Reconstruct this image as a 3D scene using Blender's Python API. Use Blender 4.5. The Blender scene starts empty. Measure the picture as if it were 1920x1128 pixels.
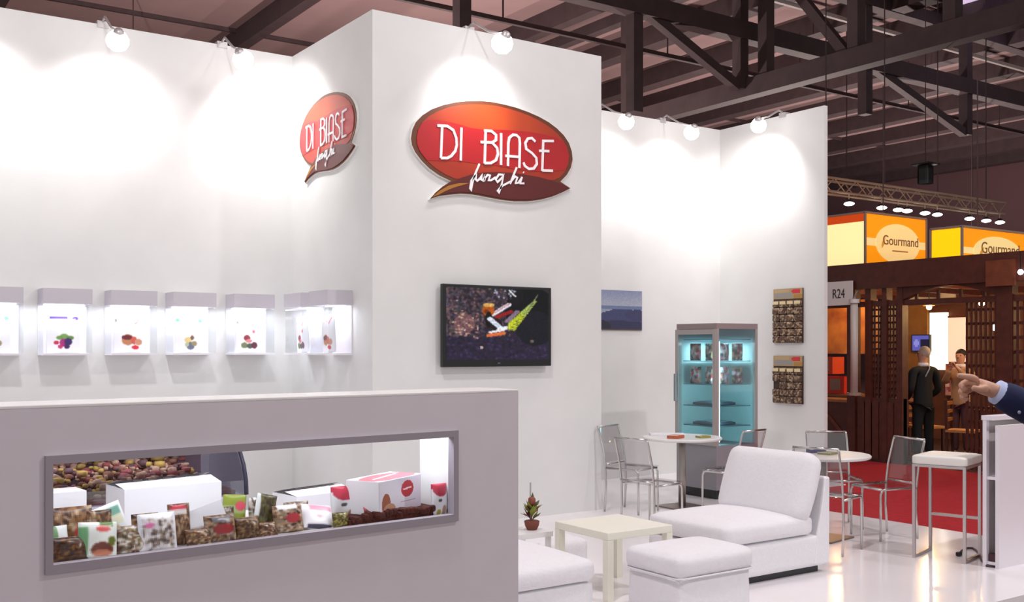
import bpy, math, random
import numpy as np
from mathutils import Vector, Matrix

random.seed(7)
rng = np.random.default_rng(11)
SC = bpy.context.scene
COL = SC.collection
R = math.radians
PI = math.pi

# ------------------------------------------------------------------ camera
cam_d = bpy.data.cameras.new('camera')
cam_d.sensor_width = 36.0
cam_d.lens = 36.0 * 1940.0 / 1920.0
cam_d.shift_y = 88.0 / 1920.0
cam_d.clip_end = 200
cam = bpy.data.objects.new('camera', cam_d)
COL.objects.link(cam)
cam.location = (0, 0, 1.65)
cam.rotation_euler = (R(90), 0, R(-34.53))
SC.camera = cam

# ------------------------------------------------------------------ world
world = bpy.data.worlds.new('hall_ambient')
SC.world = world
world.use_nodes = True
bg = world.node_tree.nodes['Background']
bg.inputs['Color'].default_value = (0.985, 0.985, 1.0, 1)
bg.inputs['Strength'].default_value = 0.78

# ------------------------------------------------------------------ exposure
SC.view_settings.view_transform = 'Standard'
SC.view_settings.look = 'None'
SC.view_settings.exposure = 0.07
SC.view_settings.gamma = 1.0
SC.view_settings.use_curve_mapping = False

# ------------------------------------------------------------------ helpers
def lin(c):
    c = c / 255.0
    return c / 12.92 if c <= 0.04045 else ((c + 0.055) / 1.055) ** 2.4

def L3(rgb):
    return tuple(lin(v) for v in rgb)

MATS = {}
def M(name, rgb=(200, 200, 200), rough=0.5, metal=0.0, noise=None, bump=None, emit=None, spec=None, coat=0.0, rgb2=None):
    if name in MATS:
        return MATS[name]
    m = bpy.data.materials.new(name)
    m.use_nodes = True
    nt = m.node_tree
    b = nt.nodes['Principled BSDF']
    c = L3(rgb)
    b.inputs['Base Color'].default_value = (*c, 1)
    b.inputs['Roughness'].default_value = rough
    b.inputs['Metallic'].default_value = metal
    if spec is not None:
        b.inputs['Specular IOR Level'].default_value = spec
    if coat:
        b.inputs['Coat Weight'].default_value = coat
        b.inputs['Coat Roughness'].default_value = 0.05
    if noise or bump:
        tc = nt.nodes.new('ShaderNodeTexCoord')
    if noise:
        n = nt.nodes.new('ShaderNodeTexNoise')
        n.inputs['Scale'].default_value = noise[0]
        n.inputs['Detail'].default_value = 3
        nt.links.new(tc.outputs['Object'], n.inputs['Vector'])
        r = nt.nodes.new('ShaderNodeValToRGB')
        r.color_ramp.elements[0].position = 0.3
        r.color_ramp.elements[1].position = 0.7
        d = noise[1]
        c2 = L3(rgb2) if rgb2 else tuple(v * (1 - d) for v in c)
        r.color_ramp.elements[0].color = (*c2, 1)
        r.color_ramp.elements[1].color = (*c, 1)
        nt.links.new(n.outputs['Fac'], r.inputs['Fac'])
        nt.links.new(r.outputs['Color'], b.inputs['Base Color'])
    if bump:
        n2 = nt.nodes.new('ShaderNodeTexNoise')
        n2.inputs['Scale'].default_value = bump[0]
        nt.links.new(tc.outputs['Object'], n2.inputs['Vector'])
        bp = nt.nodes.new('ShaderNodeBump')
        bp.inputs['Strength'].default_value = bump[1]
        bp.inputs['Distance'].default_value = 0.02
        nt.links.new(n2.outputs['Fac'], bp.inputs['Height'])
        nt.links.new(bp.outputs['Normal'], b.inputs['Normal'])
    if emit:
        b.inputs['Emission Color'].default_value = (*L3(emit[0]), 1)
        b.inputs['Emission Strength'].default_value = emit[1]
    MATS[name] = m
    return m

def print_mat(name, rough=0.45, emit=0.0):
    if name in MATS:
        return MATS[name]
    m = bpy.data.materials.new(name)
    m.use_nodes = True
    nt = m.node_tree
    b = nt.nodes['Principled BSDF']
    a = nt.nodes.new('ShaderNodeVertexColor')
    a.layer_name = 'Col'
    b.inputs['Roughness'].default_value = rough
    if emit:
        b.inputs['Base Color'].default_value = (0.004, 0.004, 0.004, 1)
        b.inputs['Specular IOR Level'].default_value = 0.15
        nt.links.new(a.outputs['Color'], b.inputs['Emission Color'])
        b.inputs['Emission Strength'].default_value = emit
    else:
        nt.links.new(a.outputs['Color'], b.inputs['Base Color'])
    MATS[name] = m
    return m

def clear_mat(name, tint=(244, 245, 246), gloss=0.10, rough=0.03):
    if name in MATS:
        return MATS[name]
    m = bpy.data.materials.new(name)
    m.use_nodes = True
    nt = m.node_tree
    for n in list(nt.nodes):
        nt.nodes.remove(n)
    out = nt.nodes.new('ShaderNodeOutputMaterial')
    t = nt.nodes.new('ShaderNodeBsdfTransparent')
    t.inputs['Color'].default_value = (*L3(tint), 1)
    g = nt.nodes.new('ShaderNodeBsdfGlossy')
    g.inputs['Roughness'].default_value = rough
    mx = nt.nodes.new('ShaderNodeMixShader')
    mx.inputs['Fac'].default_value = gloss
    nt.links.new(t.outputs[0], mx.inputs[1])
    nt.links.new(g.outputs[0], mx.inputs[2])
    nt.links.new(mx.outputs[0], out.inputs['Surface'])
    MATS[name] = m
    return m

class MB:
    def __init__(s):
        s.v = []; s.f = []
    def add(s, vs, fs):
        o = len(s.v)
        s.v += [tuple(p) for p in vs]
        s.f += [tuple(i + o for i in f) for f in fs]
        return s
    def box(s, x0, y0, z0, x1, y1, z1):
        if x0 > x1: x0, x1 = x1, x0
        if y0 > y1: y0, y1 = y1, y0
        if z0 > z1: z0, z1 = z1, z0
        vs = [(x0,y0,z0),(x1,y0,z0),(x1,y1,z0),(x0,y1,z0),(x0,y0,z1),(x1,y0,z1),(x1,y1,z1),(x0,y1,z1)]
        fs = [(0,3,2,1),(4,5,6,7),(0,1,5,4),(1,2,6,5),(2,3,7,6),(3,0,4,7)]
        return s.add(vs, fs)
    def bar(s, p0, p1, w, h=None, up=(0, 0, 1)):
        """square bar between two points"""
        h = h or w
        p0 = Vector(p0); p1 = Vector(p1)
        d = (p1 - p0).normalized()
        u = Vector(up)
        if abs(d.dot(u)) > 0.98:
            u = Vector((1, 0, 0))
        a = d.cross(u).normalized() * (w / 2)
        b = a.cross(d).normalized() * (h / 2)
        vs = [p0-a-b, p0+a-b, p0+a+b, p0-a+b, p1-a-b, p1+a-b, p1+a+b, p1-a+b]
        fs = [(0,1,2,3),(4,7,6,5),(0,4,5,1),(1,5,6,2),(2,6,7,3),(3,7,4,0)]
        return s.add(vs, fs)
    def tube(s, pts, r, n=8, closed=False):
        pts = [Vector(p) for p in pts]
        k = len(pts)
        rs = r if isinstance(r, (list, tuple)) else [r] * k
        rings = []
        prev = None
        for i, p in enumerate(pts):
            if i == 0: d = pts[1] - p
            elif i == k - 1: d = p - pts[i-1]
            else: d = (pts[i+1] - p).normalized() + (p - pts[i-1]).normalized()
            d.normalize()
            if prev is None:
                u = Vector((0, 0, 1)) if abs(d.z) < 0.9 else Vector((1, 0, 0))
                a = d.cross(u).normalized()
            else:
                a = (prev - d * prev.dot(d)).normalized()
            prev = a
            b = d.cross(a)
            rings.append([p + (a * math.cos(t) + b * math.sin(t)) * rs[i] for t in [2 * PI * j / n for j in range(n)]])
        vs = [q for ring in rings for q in ring]
        fs = []
        for i in range(k - 1):
            for j in range(n):
                fs.append((i*n+j, i*n+(j+1)%n, (i+1)*n+(j+1)%n, (i+1)*n+j))
        fs.append(tuple(range(n))[::-1])
        fs.append(tuple(range((k-1)*n, k*n)))
        return s.add(vs, fs)
    def lathe(s, prof, n=24, c=(0, 0, 0)):
        """profile of (r, z); closes at the axis ends"""
        k = len(prof)
        vs = []
        for r, z in prof:
            for j in range(n):
                t = 2 * PI * j / n
                vs.append((c[0] + r*math.cos(t), c[1] + r*math.sin(t), c[2] + z))
        fs = []
        for i in range(k - 1):
            for j in range(n):
                fs.append((i*n+j, i*n+(j+1)%n, (i+1)*n+(j+1)%n, (i+1)*n+j))
        fs.append(tuple(range(n))[::-1])
        fs.append(tuple(range((k-1)*n, k*n)))
        return s.add(vs, fs)
    def prism_xz(s, poly, y0, y1):
        """polygon in the xz plane extruded from y0 (front) to y1"""
        k = len(poly)
        vs = [(x, y0, z) for x, z in poly] + [(x, y1, z) for x, z in poly]
        fs = [tuple(range(k)), tuple(range(2*k-1, k-1, -1))]
        for i in range(k):
            j = (i + 1) % k
            fs.append((i, i+k, j+k, j))
        return s.add(vs, fs)
    def prism_xy(s, poly, z0, z1):
        k = len(poly)
        vs = [(x, y, z0) for x, y in poly] + [(x, y, z1) for x, y in poly]
        fs = [tuple(range(k))[::-1], tuple(range(k, 2*k))]
        for i in range(k):
            j = (i + 1) % k
            fs.append((i, j, j+k, i+k))
        return s.add(vs, fs)
    def stroke(s, pts, w, y0, y1):
        """flat lettering stroke in the xz plane, one mitred ribbon"""
        P2 = [Vector(p) for p in pts]
        n = len(P2); lft = []; rgt = []
        for i in range(n):
            d0 = (P2[i] - P2[i-1]).normalized() if i else None
            d1 = (P2[i+1] - P2[i]).normalized() if i < n-1 else None
            d = d0 if d1 is None else d1 if d0 is None else (d0 + d1)
            d = d.normalized() if d.length > 1e-4 else d1
            nn = Vector((-d.y, d.x))
            k = 1.0
            if d0 is not None and d1 is not None:
                k = min(1.5, 1 / max(.5, nn.dot(Vector((-d1.y, d1.x)))))
            lft.append(P2[i] + nn*w/2*k); rgt.append(P2[i] - nn*w/2*k)
        vs = [(p.x, y0, p.y) for p in lft] + [(p.x, y0, p.y) for p in rgt] + [(p.x, y1, p.y) for p in lft] + [(p.x, y1, p.y) for p in rgt]
        fs = []
        for i in range(n-1):
            fs += [(i, n+i, n+i+1, i+1), (2*n+i, 2*n+i+1, 3*n+i+1, 3*n+i), (i, i+1, 2*n+i+1, 2*n+i), (n+i, 3*n+i, 3*n+i+1, n+i+1)]
        fs += [(0, 2*n, 3*n, n), (n-1, 2*n-1, 4*n-1, 3*n-1)]
        return s.add(vs, fs)
    def rbox(s, cx, cy, cz, sx, sy, sz, r, n=8, bulge=0.0, side=0.0, rot=None):
        """rounded, optionally bulging, box (cushion); cz is the centre"""
        idx = {}
        def vid(p):
            k = tuple(round(q, 5) for q in p)
            if k not in idx:
                idx[k] = len(idx)
            return idx[k]
        fs = []
        for ax in range(3):
            for sg in (-1, 1):
                for i in range(n):
                    for j in range(n):
                        q = []
                        for (di, dj) in ((0,0),(1,0),(1,1),(0,1)):
                            a = -1 + 2*(i+di)/n; b = -1 + 2*(j+dj)/n
                            a = math.copysign(abs(a)**0.75, a); b = math.copysign(abs(b)**0.75, b)
                            p = [0, 0, 0]
                            p[ax] = sg; p[(ax+1)%3] = a; p[(ax+2)%3] = b
                            q.append(vid(p))
                        fs.append(tuple(q if sg > 0 else q[::-1]))
        vs = []
        h = (sx/2, sy/2, sz/2)
        for p in idx:
            o = [p[i]*h[i] for i in range(3)]
            inn = [max(-(h[i]-r), min(h[i]-r, o[i])) for i in range(3)]
            d = Vector([o[i]-inn[i] for i in range(3)])
            if d.length > 1e-9:
                d = d.normalized() * r
            v = Vector(inn) + d
            fx = 1 - p[0]**2; fy = 1 - p[1]**2; fz = 1 - p[2]**2
            v.z += bulge * fx * fy * (1 if p[2] > 0 else 0.4 * (-1 if p[2] < 0 else 0)) * abs(p[2])
            v.x += side * fy * fz * p[0] * (abs(p[0]) > 0.99)
            v.y += side * fx * fz * p[1] * (abs(p[1]) > 0.99)
            if rot: v = rot @ v
            vs.append((v.x+cx, v.y+cy, v.z+cz))
        return s.add(vs, fs)
    def build(s, name, mat=None, parent=None, smooth=False, kind=None, label=None, bevel=0.0, mats=None, fmat=None):
        me = bpy.data.meshes.new(name)
        me.from_pydata(s.v, [], s.f)
        me.validate()
        o = bpy.data.objects.new(name, me)
        COL.objects.link(o)
        if mats:
            for m in mats: me.materials.append(m)
            if fmat:
                for p, i in zip(me.polygons, fmat): p.material_index = i
        elif mat: me.materials.append(mat)
        if smooth:
            for p in me.polygons: p.use_smooth = True
        if bevel:
            b = o.modifiers.new('bevel', 'BEVEL')
            b.width = bevel; b.segments = 2; b.limit_method = 'ANGLE'
        if parent: o.parent = parent
        if kind: o['kind'] = kind
        if label: o['label'] = label
        return o

def thing(name, label, cat, loc=(0, 0, 0), rz=0.0, group=None):
    o = bpy.data.objects.new(name, None)
    COL.objects.link(o)
    o.empty_display_size = 0.1
    o.location = loc
    o.rotation_euler = (0, 0, rz)
    o['label'] = label; o['category'] = cat
    if group: o['group'] = group
    return o

def tag(o, label, cat, group=None):
    o['label'] = label; o['category'] = cat
    if group: o['group'] = group
    return o

def copy_tree(o, parent=None):
    c = o.copy()
    COL.objects.link(c)
    c.parent = parent
    for ch in list(o.children):
        copy_tree(ch, c)
    return c

def light(name, kind, loc, energy, color=(255, 255, 255), parent=None, target=None, size=0.1, size_y=None, angle=None, blend=0.5):
    d = bpy.data.lights.new(name, kind)
    d.energy = energy
    d.color = L3(color)
    if kind == 'AREA':
        d.size = size
        if size_y:
            d.shape = 'RECTANGLE'; d.size_y = size_y
        else:
            d.shape = 'DISK'
    else:
        d.shadow_soft_size = size
    if kind == 'SPOT':
        d.spot_size = R(angle); d.spot_blend = blend
    o = bpy.data.objects.new(name, d)
    COL.objects.link(o)
    o.location = loc
    if target is not None:
        o.rotation_euler = (Vector(target) - Vector(loc)).to_track_quat('-Z', 'Y').to_euler()
    if parent: o.parent = parent
    return o

# ---- small raster painter for flat print -------------------------------
class Img:
    def __init__(s, w, h, col):
        s.w, s.h = w, h
        s.a = np.zeros((h, w, 3)); s.a[:] = col
        yy, xx = np.mgrid[0:h, 0:w]
        s.x = (xx + .5) / w; s.y = (yy + .5) / h
    def ell(s, cx, cy, rx, ry, col, ang=0):
        c, q = math.cos(ang), math.sin(ang)
        dx, dy = s.x - cx, s.y - cy
        m = ((dx*c + dy*q) / rx)**2 + ((-dx*q + dy*c) / ry)**2 <= 1
        s.a[m] = col; return s
    def rect(s, x0, y0, x1, y1, col):
        m = (s.x >= x0) & (s.x <= x1) & (s.y >= y0) & (s.y <= y1)
        s.a[m] = col; return s
    def line(s, x0, y0, x1, y1, w, col):
        dx, dy = x1-x0, y1-y0
        l2 = dx*dx + dy*dy
        t = np.clip(((s.x-x0)*dx + (s.y-y0)*dy) / l2, 0, 1)
        m = np.hypot(s.x-x0-t*dx, s.y-y0-t*dy) <= w/2
        s.a[m] = col; return s
    def noise(s, amt):
        s.a = np.clip(s.a * (1 + amt * (rng.random((s.h, s.w, 1)) - .5) * 2), 0, 255); return s
    def speck(s, n, x0, y0, x1, y1, cols, r=0.02):
        for i in range(n):
            s.ell(x0 + rng.random()*(x1-x0), y0 + rng.random()*(y1-y0), r*(.5+rng.random()), r*(.5+rng.random()), cols[rng.integers(len(cols))])
        return s
    def blur(s, k=1):
        for _ in range(k):
            p = np.pad(s.a, ((1, 1), (1, 1), (0, 0)), mode='edge')
            s.a = (p[1:-1, 1:-1]*2 + p[:-2, 1:-1] + p[2:, 1:-1] + p[1:-1, :-2] + p[1:-1, 2:]) / 6
        return s
    def grad(s, c0, c1, y0=0, y1=1):
        t = np.clip((s.y-y0)/(y1-y0), 0, 1)[..., None]
        m = (s.y >= y0) & (s.y <= y1)
        g = np.array(c0)*(1-t) + np.array(c1)*t
        s.a[m] = g[m]; return s

def paint(me, cols):
    """cols: per-polygon sRGB list"""
    at = me.color_attributes.new('Col', 'FLOAT_COLOR', 'CORNER')
    buf = []
    for p, c in zip(me.polygons, cols):
        q = [*L3(c), 1.0]
        buf += q * p.loop_total
    at.data.foreach_set('color', buf)

def panel(name, img, w, h, parent, mat, loc=(0, 0, 0), label=None, depth=None):
    """flat print facing -y, x centred, z from 0"""
    H, W = img.h, img.w
    vs, fs, cs = [], [], []
    for j in range(H + 1):
        for i in range(W + 1):
            u, v = i/W, j/H
            y = depth(u, v) if depth else 0
            vs.append((loc[0] + (u-.5)*w, loc[1] + y, loc[2] + h*(1-v)))
    for j in range(H):
        for i in range(W):
            a = j*(W+1) + i
            fs.append((a, a+W+1, a+W+2, a+1)); cs.append(img.a[j, i])
    me = bpy.data.meshes.new(name)
    me.from_pydata(vs, [], fs)
    me.materials.append(mat)
    paint(me, cs)
    o = bpy.data.objects.new(name, me)
    COL.objects.link(o)
    if parent: o.parent = parent
    if label: o['label'] = label
    return o

def pouch(name, img, w, h, t, label, cat, loc, rz=0, lean=0, roll=0, group=None, mat=None):
    """filled bag: two bulging printed sheets sealed round the edge"""
    img.blur(1)
    H, W = img.h, img.w
    vs, fs, cs = [], [], []
    for side in (-1, 1):
        o = len(vs)
        for j in range(H + 1):
            for i in range(W + 1):
                u, v = i/W, j/H
                b = (max(0, 1 - abs(2*u-1)**2.2) * max(0, 1 - abs(2*v-1)**2.6)) ** .6
                wob = 0.12 * math.sin(7*u + 5*v + side)
                vs.append(((u-.5)*w*(1-.05*b), side * t/2 * b * (1+wob) + side*.0008, h*(1-v)))
        for j in range(H):
            for i in range(W):
                a = o + j*(W+1) + i
                q = (a, a+W+1, a+W+2, a+1)
                fs.append(q if side < 0 else q[::-1]); cs.append(img.a[j, i])
    me = bpy.data.meshes.new(name)
    me.from_pydata(vs, [], fs)
    me.materials.append(mat or print_mat('printed_film', 0.3))
    for p in me.polygons: p.use_smooth = True
    paint(me, cs)
    ob = bpy.data.objects.new(name, me)
    COL.objects.link(ob)
    ob.location = loc
    ob.rotation_euler = (lean, roll, rz)
    return tag(ob, label, cat, group)

# ------------------------------------------------------------------ materials
WALL = M('white_wall_paint', (229, 229, 227), 0.75, noise=(2.2, 0.05))
WHITE = M('white_laminate', (235, 233, 232), 0.35)
CHROME = M('chrome_tube', (205, 203, 200), 0.22, 1.0)
STEEL = M('brushed_steel', (170, 165, 160), 0.38, 0.9)
CLEAR = clear_mat('clear_acrylic', (242, 241, 242), 0.08)
GLASS = clear_mat('clear_glass', (228, 238, 240), 0.07)
FABRIC = M('white_upholstery', (238, 236, 240), 0.9, noise=(30, 0.03), bump=(60, 0.15))
BLACK = M('black_plastic', (14, 14, 16), 0.3)
ROOFSTEEL = M('dark_painted_steel', (74, 58, 60), 0.7, noise=(3, 0.25))
DECK = M('roof_deck', (160, 132, 131), 0.85, noise=(0.6, 0.12))
WOOD = M('dark_brown_wood', (88, 40, 28), 0.5, noise=(9, 0.35))
WOOD2 = M('mid_brown_wood', (120, 60, 36), 0.5, noise=(9, 0.3))
GREYLAM = M('grey_laminate', (216, 209, 216), 0.6, noise=(6, 0.03))
GREYFRAME = M('grey_frame', (156, 148, 157), 0.45)
CREAM = M('cream_lacquer', (240, 238, 222), 0.4)
PRINT = print_mat('printed_card', 0.5)

# ------------------------------------------------------------------ setting
H = 4.63
def struct(name, mb, mat, **k):
    o = mb.build(name, mat, **k)
    o['kind'] = 'structure'
    return o

struct('floor', MB().box(-20, -12, -0.30, 60, 48, -0.05), M('hall_concrete', (128, 104, 98), 0.6, noise=(1.5, 0.15)))
platform = struct('floor_platform', MB().prism_xy([(-4, 3.76), (8.58, 3.76), (8.58, 8.05), (10.46, 8.05), (10.46, 10.12), (-4, 10.12)], -0.05, 0.0),
                  M('glossy_white_floor', (246, 241, 244), 0.13, noise=(1.2, 0.05), spec=0.4))
struct('floor_carpet', MB().prism_xy([(8.59, -6), (12.93, -6), (12.93, 30), (10.47, 30), (10.47, 8.04), (8.59, 8.04)], -0.05, -0.012),
       M('red_carpet', (176, 14, 30), 0.95, noise=(14, 0.22), bump=(120, 0.3)))
struct('wall_back', MB().box(-2.5, 10.0, 0, 4.15, 10.08, H), WALL)
struct('wall_tower', MB().box(4.15, 8.2, 0, 6.75, 10.08, H), WALL)
struct('wall_rear', MB().box(6.75, 10.05, 0, 10.37, 10.13, H), WALL)
struct('wall_right', MB().box(10.37, 8.30, 0, 10.43, 10.13, H), WALL)
struct('wall_hall_far', MB().box(50, -12, -0.05, 50.4, 48, 12), M('hall_wall_paint', (120, 88, 92), 0.9, noise=(0.4, 0.1)))
struct('wall_hall_rear', MB().box(-20, 47.6, -0.05, 50, 48, 12), MATS['hall_wall_paint'])

# hall roof: deck with purlins as its pieces
ceil = struct('ceiling', MB().box(-20, -12, 11.0, 50, 48, 11.3), DECK)
for X in (-9, -2, 4.2, 10.7, 17.2, 20.6, 23.7, 26.1, 29.2, 32.3, 35.3, 38.4, 41.6, 44.6, 47.4):
    w = 0.55 if X > 18 else 0.34
    MB().box(X-w/2, -10, 10.45, X+w/2, 47, 11.0).build('purlin', ROOFSTEEL, ceil)
for Y in (29.6, 33.4, 37.5):
    MB().box(-18, Y-.05, 10.88, 49, Y+.05, 11.0).build('deck_rib', ROOFSTEEL, ceil)
sk = MB().box(24.6, 12.6, 10.90, 29.4, 16.3, 10.96).build('skylight', M('skylight_sheet', (205, 190, 222), 0.6, emit=((200, 180, 220), 0.5)), ceil)

# X-running roof truss
def truss_piece(parent, name, p0, p1, w, h=None):
    return MB().bar(p0, p1, w, h).build(name, ROOFSTEEL, parent)

t1 = thing('roof_truss', 'heavy dark steel roof truss running away to the right above the side wall', 'truss', (0, 16.8, 7.6))
truss_piece(t1, 'top_chord', (2, 0, 3.0), (44, 0, 3.0), 0.34)
truss_piece(t1, 'main_chord', (2, 0, 1.40), (44, 0, 1.40), 0.34, 0.42)
xs = [10.4, 14.75, 18.0, 22.6, 27.1, 31.4, 35.6, 40]
for i, x in enumerate(xs):
    truss_piece(t1, 'post', (x, 0, -0.9 if x < 15 else 0.05), (x, 0, 3.3), 0.26)
    if i in (0, 3, 5):
        truss_piece(t1, 'diagonal', (x + .3, 0, 1.4), (xs[i+1] - .1, 0, 3.0), 0.20)
    if i in (1, 3, 5):
        truss_piece(t1, 'brace', (x + .4, 0, 1.3), (xs[i+1] - .1, 0, 0.1), 0.20)
t2 = thing('roof_truss', 'dark steel truss crossing the hall roof toward the upper right corner', 'truss', (18.2, 0, 7.6))
truss_piece(t2, 'bottom_chord', (0, -6, 0.08), (0, 40, 0.08), 0.34, 0.42)
truss_piece(t2, 'top_chord', (0, -6, 2.9), (0, 40, 2.9), 0.30)
ys = [2, 6.2, 9.6, 11.55, 13.75, 16.2, 21, 25.5, 30]
for i, y in enumerate(ys):
    truss_piece(t2, 'post', (0, y, 0.1), (0, y, 3.3), 0.26)
    if i in (2, 4, 7):
        truss_piece(t2, 'diagonal', (0, y + .2, 2.8) if i % 2 else (0, y + .2, .2), (0, ys[i+1] - .2, .2) if i % 2 else (0, ys[i+1] - .2, 2.8), 0.2)
for i, (Y, z, r, mt, lb) in enumerate([
        (19.25, 9.0, 0.07, ROOFSTEEL, 'thin dark pipe hung under the hall roof along the truss'),
        (17.4, 10.25, 0.07, M('pale_conduit', (196, 184, 180), 0.5), 'pale conduit pipe near the top right of the hall roof')]):
    p = thing('roof_pipe', lb, 'pipe', (0, Y, z))
    MB().tube([(4, 0, 0), (46, 0, 0)], r, 8).build('pipe_run', mt, p)
    for x in range(8, 46, 5):
        MB().tube([(x, 0, 0), (x, 0, 10.45 - z if z < 10.4 else .1)], 0.02, 6).build('hanger', ROOFSTEEL, p)
for lb, (x, y) in (('thin suspension cable hanging right of the side wall', (25.5, 19.6)), ('thin suspension cable hanging further right over the lit truss', (31.0, 19.0)),
                   ('thin suspension cable dropping above the left end of the tower', (7.2, 28.0))):
    tag(MB().tube([(x, y, 5.2), (x, y, 11)], 0.018, 6).build('suspension_cable', ROOFSTEEL), lb, 'cable')

# hall high-bay lamps over the stand (above the frame)
HB = [(1.0, 3.2, 310), (7.8, -0.6, 400), (4.6, 6.2, 40), (8.8, 6.4, 90), (11.2, 3.0, 110)]  # the second lamp is added, out of view, to brighten the desk front
HBL = ['high bay lamp above the grey counter', 'added high bay lamp before the stand, brightening the desk', 'high bay lamp above the white seats', 'high bay lamp above the clear chairs', 'high bay lamp above the red carpet']
for (x, y, e), lb in zip(HB, HBL):
    a = thing('high_bay_lamp', lb, 'lamp', (x, y, 8.9), group='high bay lamps under the hall roof')
    MB().lathe([(0.08, .55), (0.12, .30), (0.30, .08), (0.36, 0)], 20).build('reflector', STEEL, a, smooth=True)
    MB().tube([(0, 0, .5), (0, 0, 2.05)], 0.02, 6).build('hanger', ROOFSTEEL, a)
    MB().lathe([(0.30, 0.03), (0.30, 0.01)], 20).build('lens', M('lamp_lens', (255, 255, 255), 0.4, emit=((255, 247, 245), 6)), a)
    light('high_bay_light', 'AREA', (0, 0, -0.02), e, (255, 251, 252), parent=a, size=0.4)

# added lamps, unseen behind the tall walls, put there to brighten the roof
for (x, y, z, e, lb) in [(3.5, 19, 4.0, 2300, 'added roof fill lamp, unseen behind the left stand wall'), (13.5, 22, 3.8, 1900, 'added roof fill lamp, unseen behind the tower'),
                         (26, 22, 2.4, 3000, 'added roof fill lamp, unseen behind the right side wall'), (38, 25, 2.2, 2600, 'far added roof fill lamp, unseen behind the wooden stand')]:
    a = thing('roof_fill_lamp', lb, 'lamp', (x, y, -.05), group='added unseen lamps brightening the roof')
    MB().tube([(0, 0, 0), (0, 0, z)], .03, 8).build('pole', ROOFSTEEL, a)
    MB().lathe([(.35, 0), (.35, .03)], 16).build('foot', ROOFSTEEL, a)
    MB().lathe([(.03, z), (.16, z+.10), (.17, z+.10), (.04, z-.01)], 16).build('dish', STEEL, a)
    light('roof_fill_light', 'SPOT', (0, 0, z+.2), e, (255, 236, 230), parent=a, target=(0, 0, z+2), size=.15, angle=165, blend=.4)

# ------------------------------------------------------------------ spot lamps on the stand walls
GLOW = M('halogen_glass', (255, 255, 255), 0.3, emit=((255, 249, 248), 9))
LAMPGREY = M('lamp_housing', (205, 200, 200), 0.4, 0.5)
def wall_spot(lb, wall_pt, lamp_pt, aim, energy, angle=132):
    a = thing('spot_lamp', lb, 'lamp', wall_pt, group='halogen spot lamps on the wall tops')
    d = Vector(lamp_pt) - Vector(wall_pt)
    h = Vector((d.x, d.y, 0)).normalized()
    MB().box(-.05, -.05, -.03, .05, .05, .03).build('clamp', LAMPGREY, a)
    MB().tube([(0, 0, .02), tuple(h*.12 + Vector((0, 0, .05))), tuple(d*.6 + Vector((0, 0, .05))), tuple(d - h*.02 + Vector((0, 0, .06)))], 0.012, 8).build('arm', LAMPGREY, a, smooth=True)
    ax = (Vector(aim) - Vector(lamp_pt)).normalized()
    q = ax.to_track_quat('Z', 'Y').to_matrix()
    m = MB().lathe([(0.030, -.085), (0.045, -.06), (0.050, -.045), (0.044, -.046), (0.03, -.06)], 20)
    m.v = [tuple(q @ Vector(p) + d) for p in m.v]
    shd = m.build('shade', LAMPGREY, a, smooth=True)
    g = MB().lathe([(0.012, -.092), (.062, -.072), (.092, -.028), (.098, .014), (.080, .058), (.042, .086), (.010, .096)], 18)
    g.v = [tuple(q @ (Vector(p) + Vector((0, 0, .025))) + d) for p in g.v]
    g.build('bulb', GLOW, shd, smooth=True)
    light('spot_light', 'SPOT', tuple(d + ax*.17), energy, (255, 252, 252), parent=a, target=tuple(d + ax), size=0.06, angle=angle, blend=1.0)

wall_spot('leftmost spot lamp, at the left edge of the wall behind the counter', (1.15, 10.04, H), (1.15, 9.42, 4.38), (1.18, 10.0, 3.75), 50)
wall_spot('spot lamp over the niches, second from the left', (2.30, 10.04, H), (2.30, 9.45, 4.37), (2.34, 10.0, 3.75), 50)
wall_spot('spot lamp over the niches beside the tower corner', (3.42, 10.04, H), (3.42, 9.45, 4.38), (4.02, 9.85, 3.65), 72, 155)
wall_spot('spot lamp on the tower front above the large oval logo', (5.17, 8.26, H), (5.17, 7.65, 4.39), (5.20, 8.2, 3.88), 40, 116)
wall_spot('spot lamp on the rear wall just right of the tower', (8.22, 10.09, H), (8.22, 9.5, 4.40), (8.35, 10.05, 3.75), 56)
wall_spot('spot lamp on the rear wall nearest the inner corner', (9.31, 10.09, H), (9.31, 9.5, 4.40), (9.35, 10.05, 3.75), 50)
wall_spot('spot lamp on the short right side wall', (10.40, 8.95, H), (9.86, 8.90, 4.45), (10.37, 9.3, 3.70), 76)

# ------------------------------------------------------------------ oval logo signs
PL = [(-0.925,0.033),(-0.91,0.115),(-0.874,0.187),(-0.808,0.254),(-0.714,0.32),(-0.588,0.377),(-0.45,0.421),(-0.319,0.449),(-0.187,0.468),(-0.053,0.476),(0.083,0.471),(0.222,0.459),(0.362,0.436),(0.493,0.406),(0.614,0.366),(0.712,0.319),(0.798,0.26),(0.861,0.193),(0.898,0.113),(0.908,0.034),(0.886,-0.052),(0.836,-0.127),(0.755,-0.203),(0.811,-0.228),(0.879,-0.258),(0.774,-0.31),(0.651,-0.36),(0.517,-0.4),(0.362,-0.429),(0.199,-0.442),(0.038,-0.439),(-0.12,-0.426),(-0.276,-0.415),(-0.406,-0.42),(-0.535,-0.44),(-0.641,-0.462),(-0.73,-0.495),(-0.673,-0.433),(-0.599,-0.372),(-0.503,-0.311),(-0.631,-0.27),(-0.735,-0.217),(-0.818,-0.153),(-0.88,-0.087),(-0.915,-0.028)]
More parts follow.
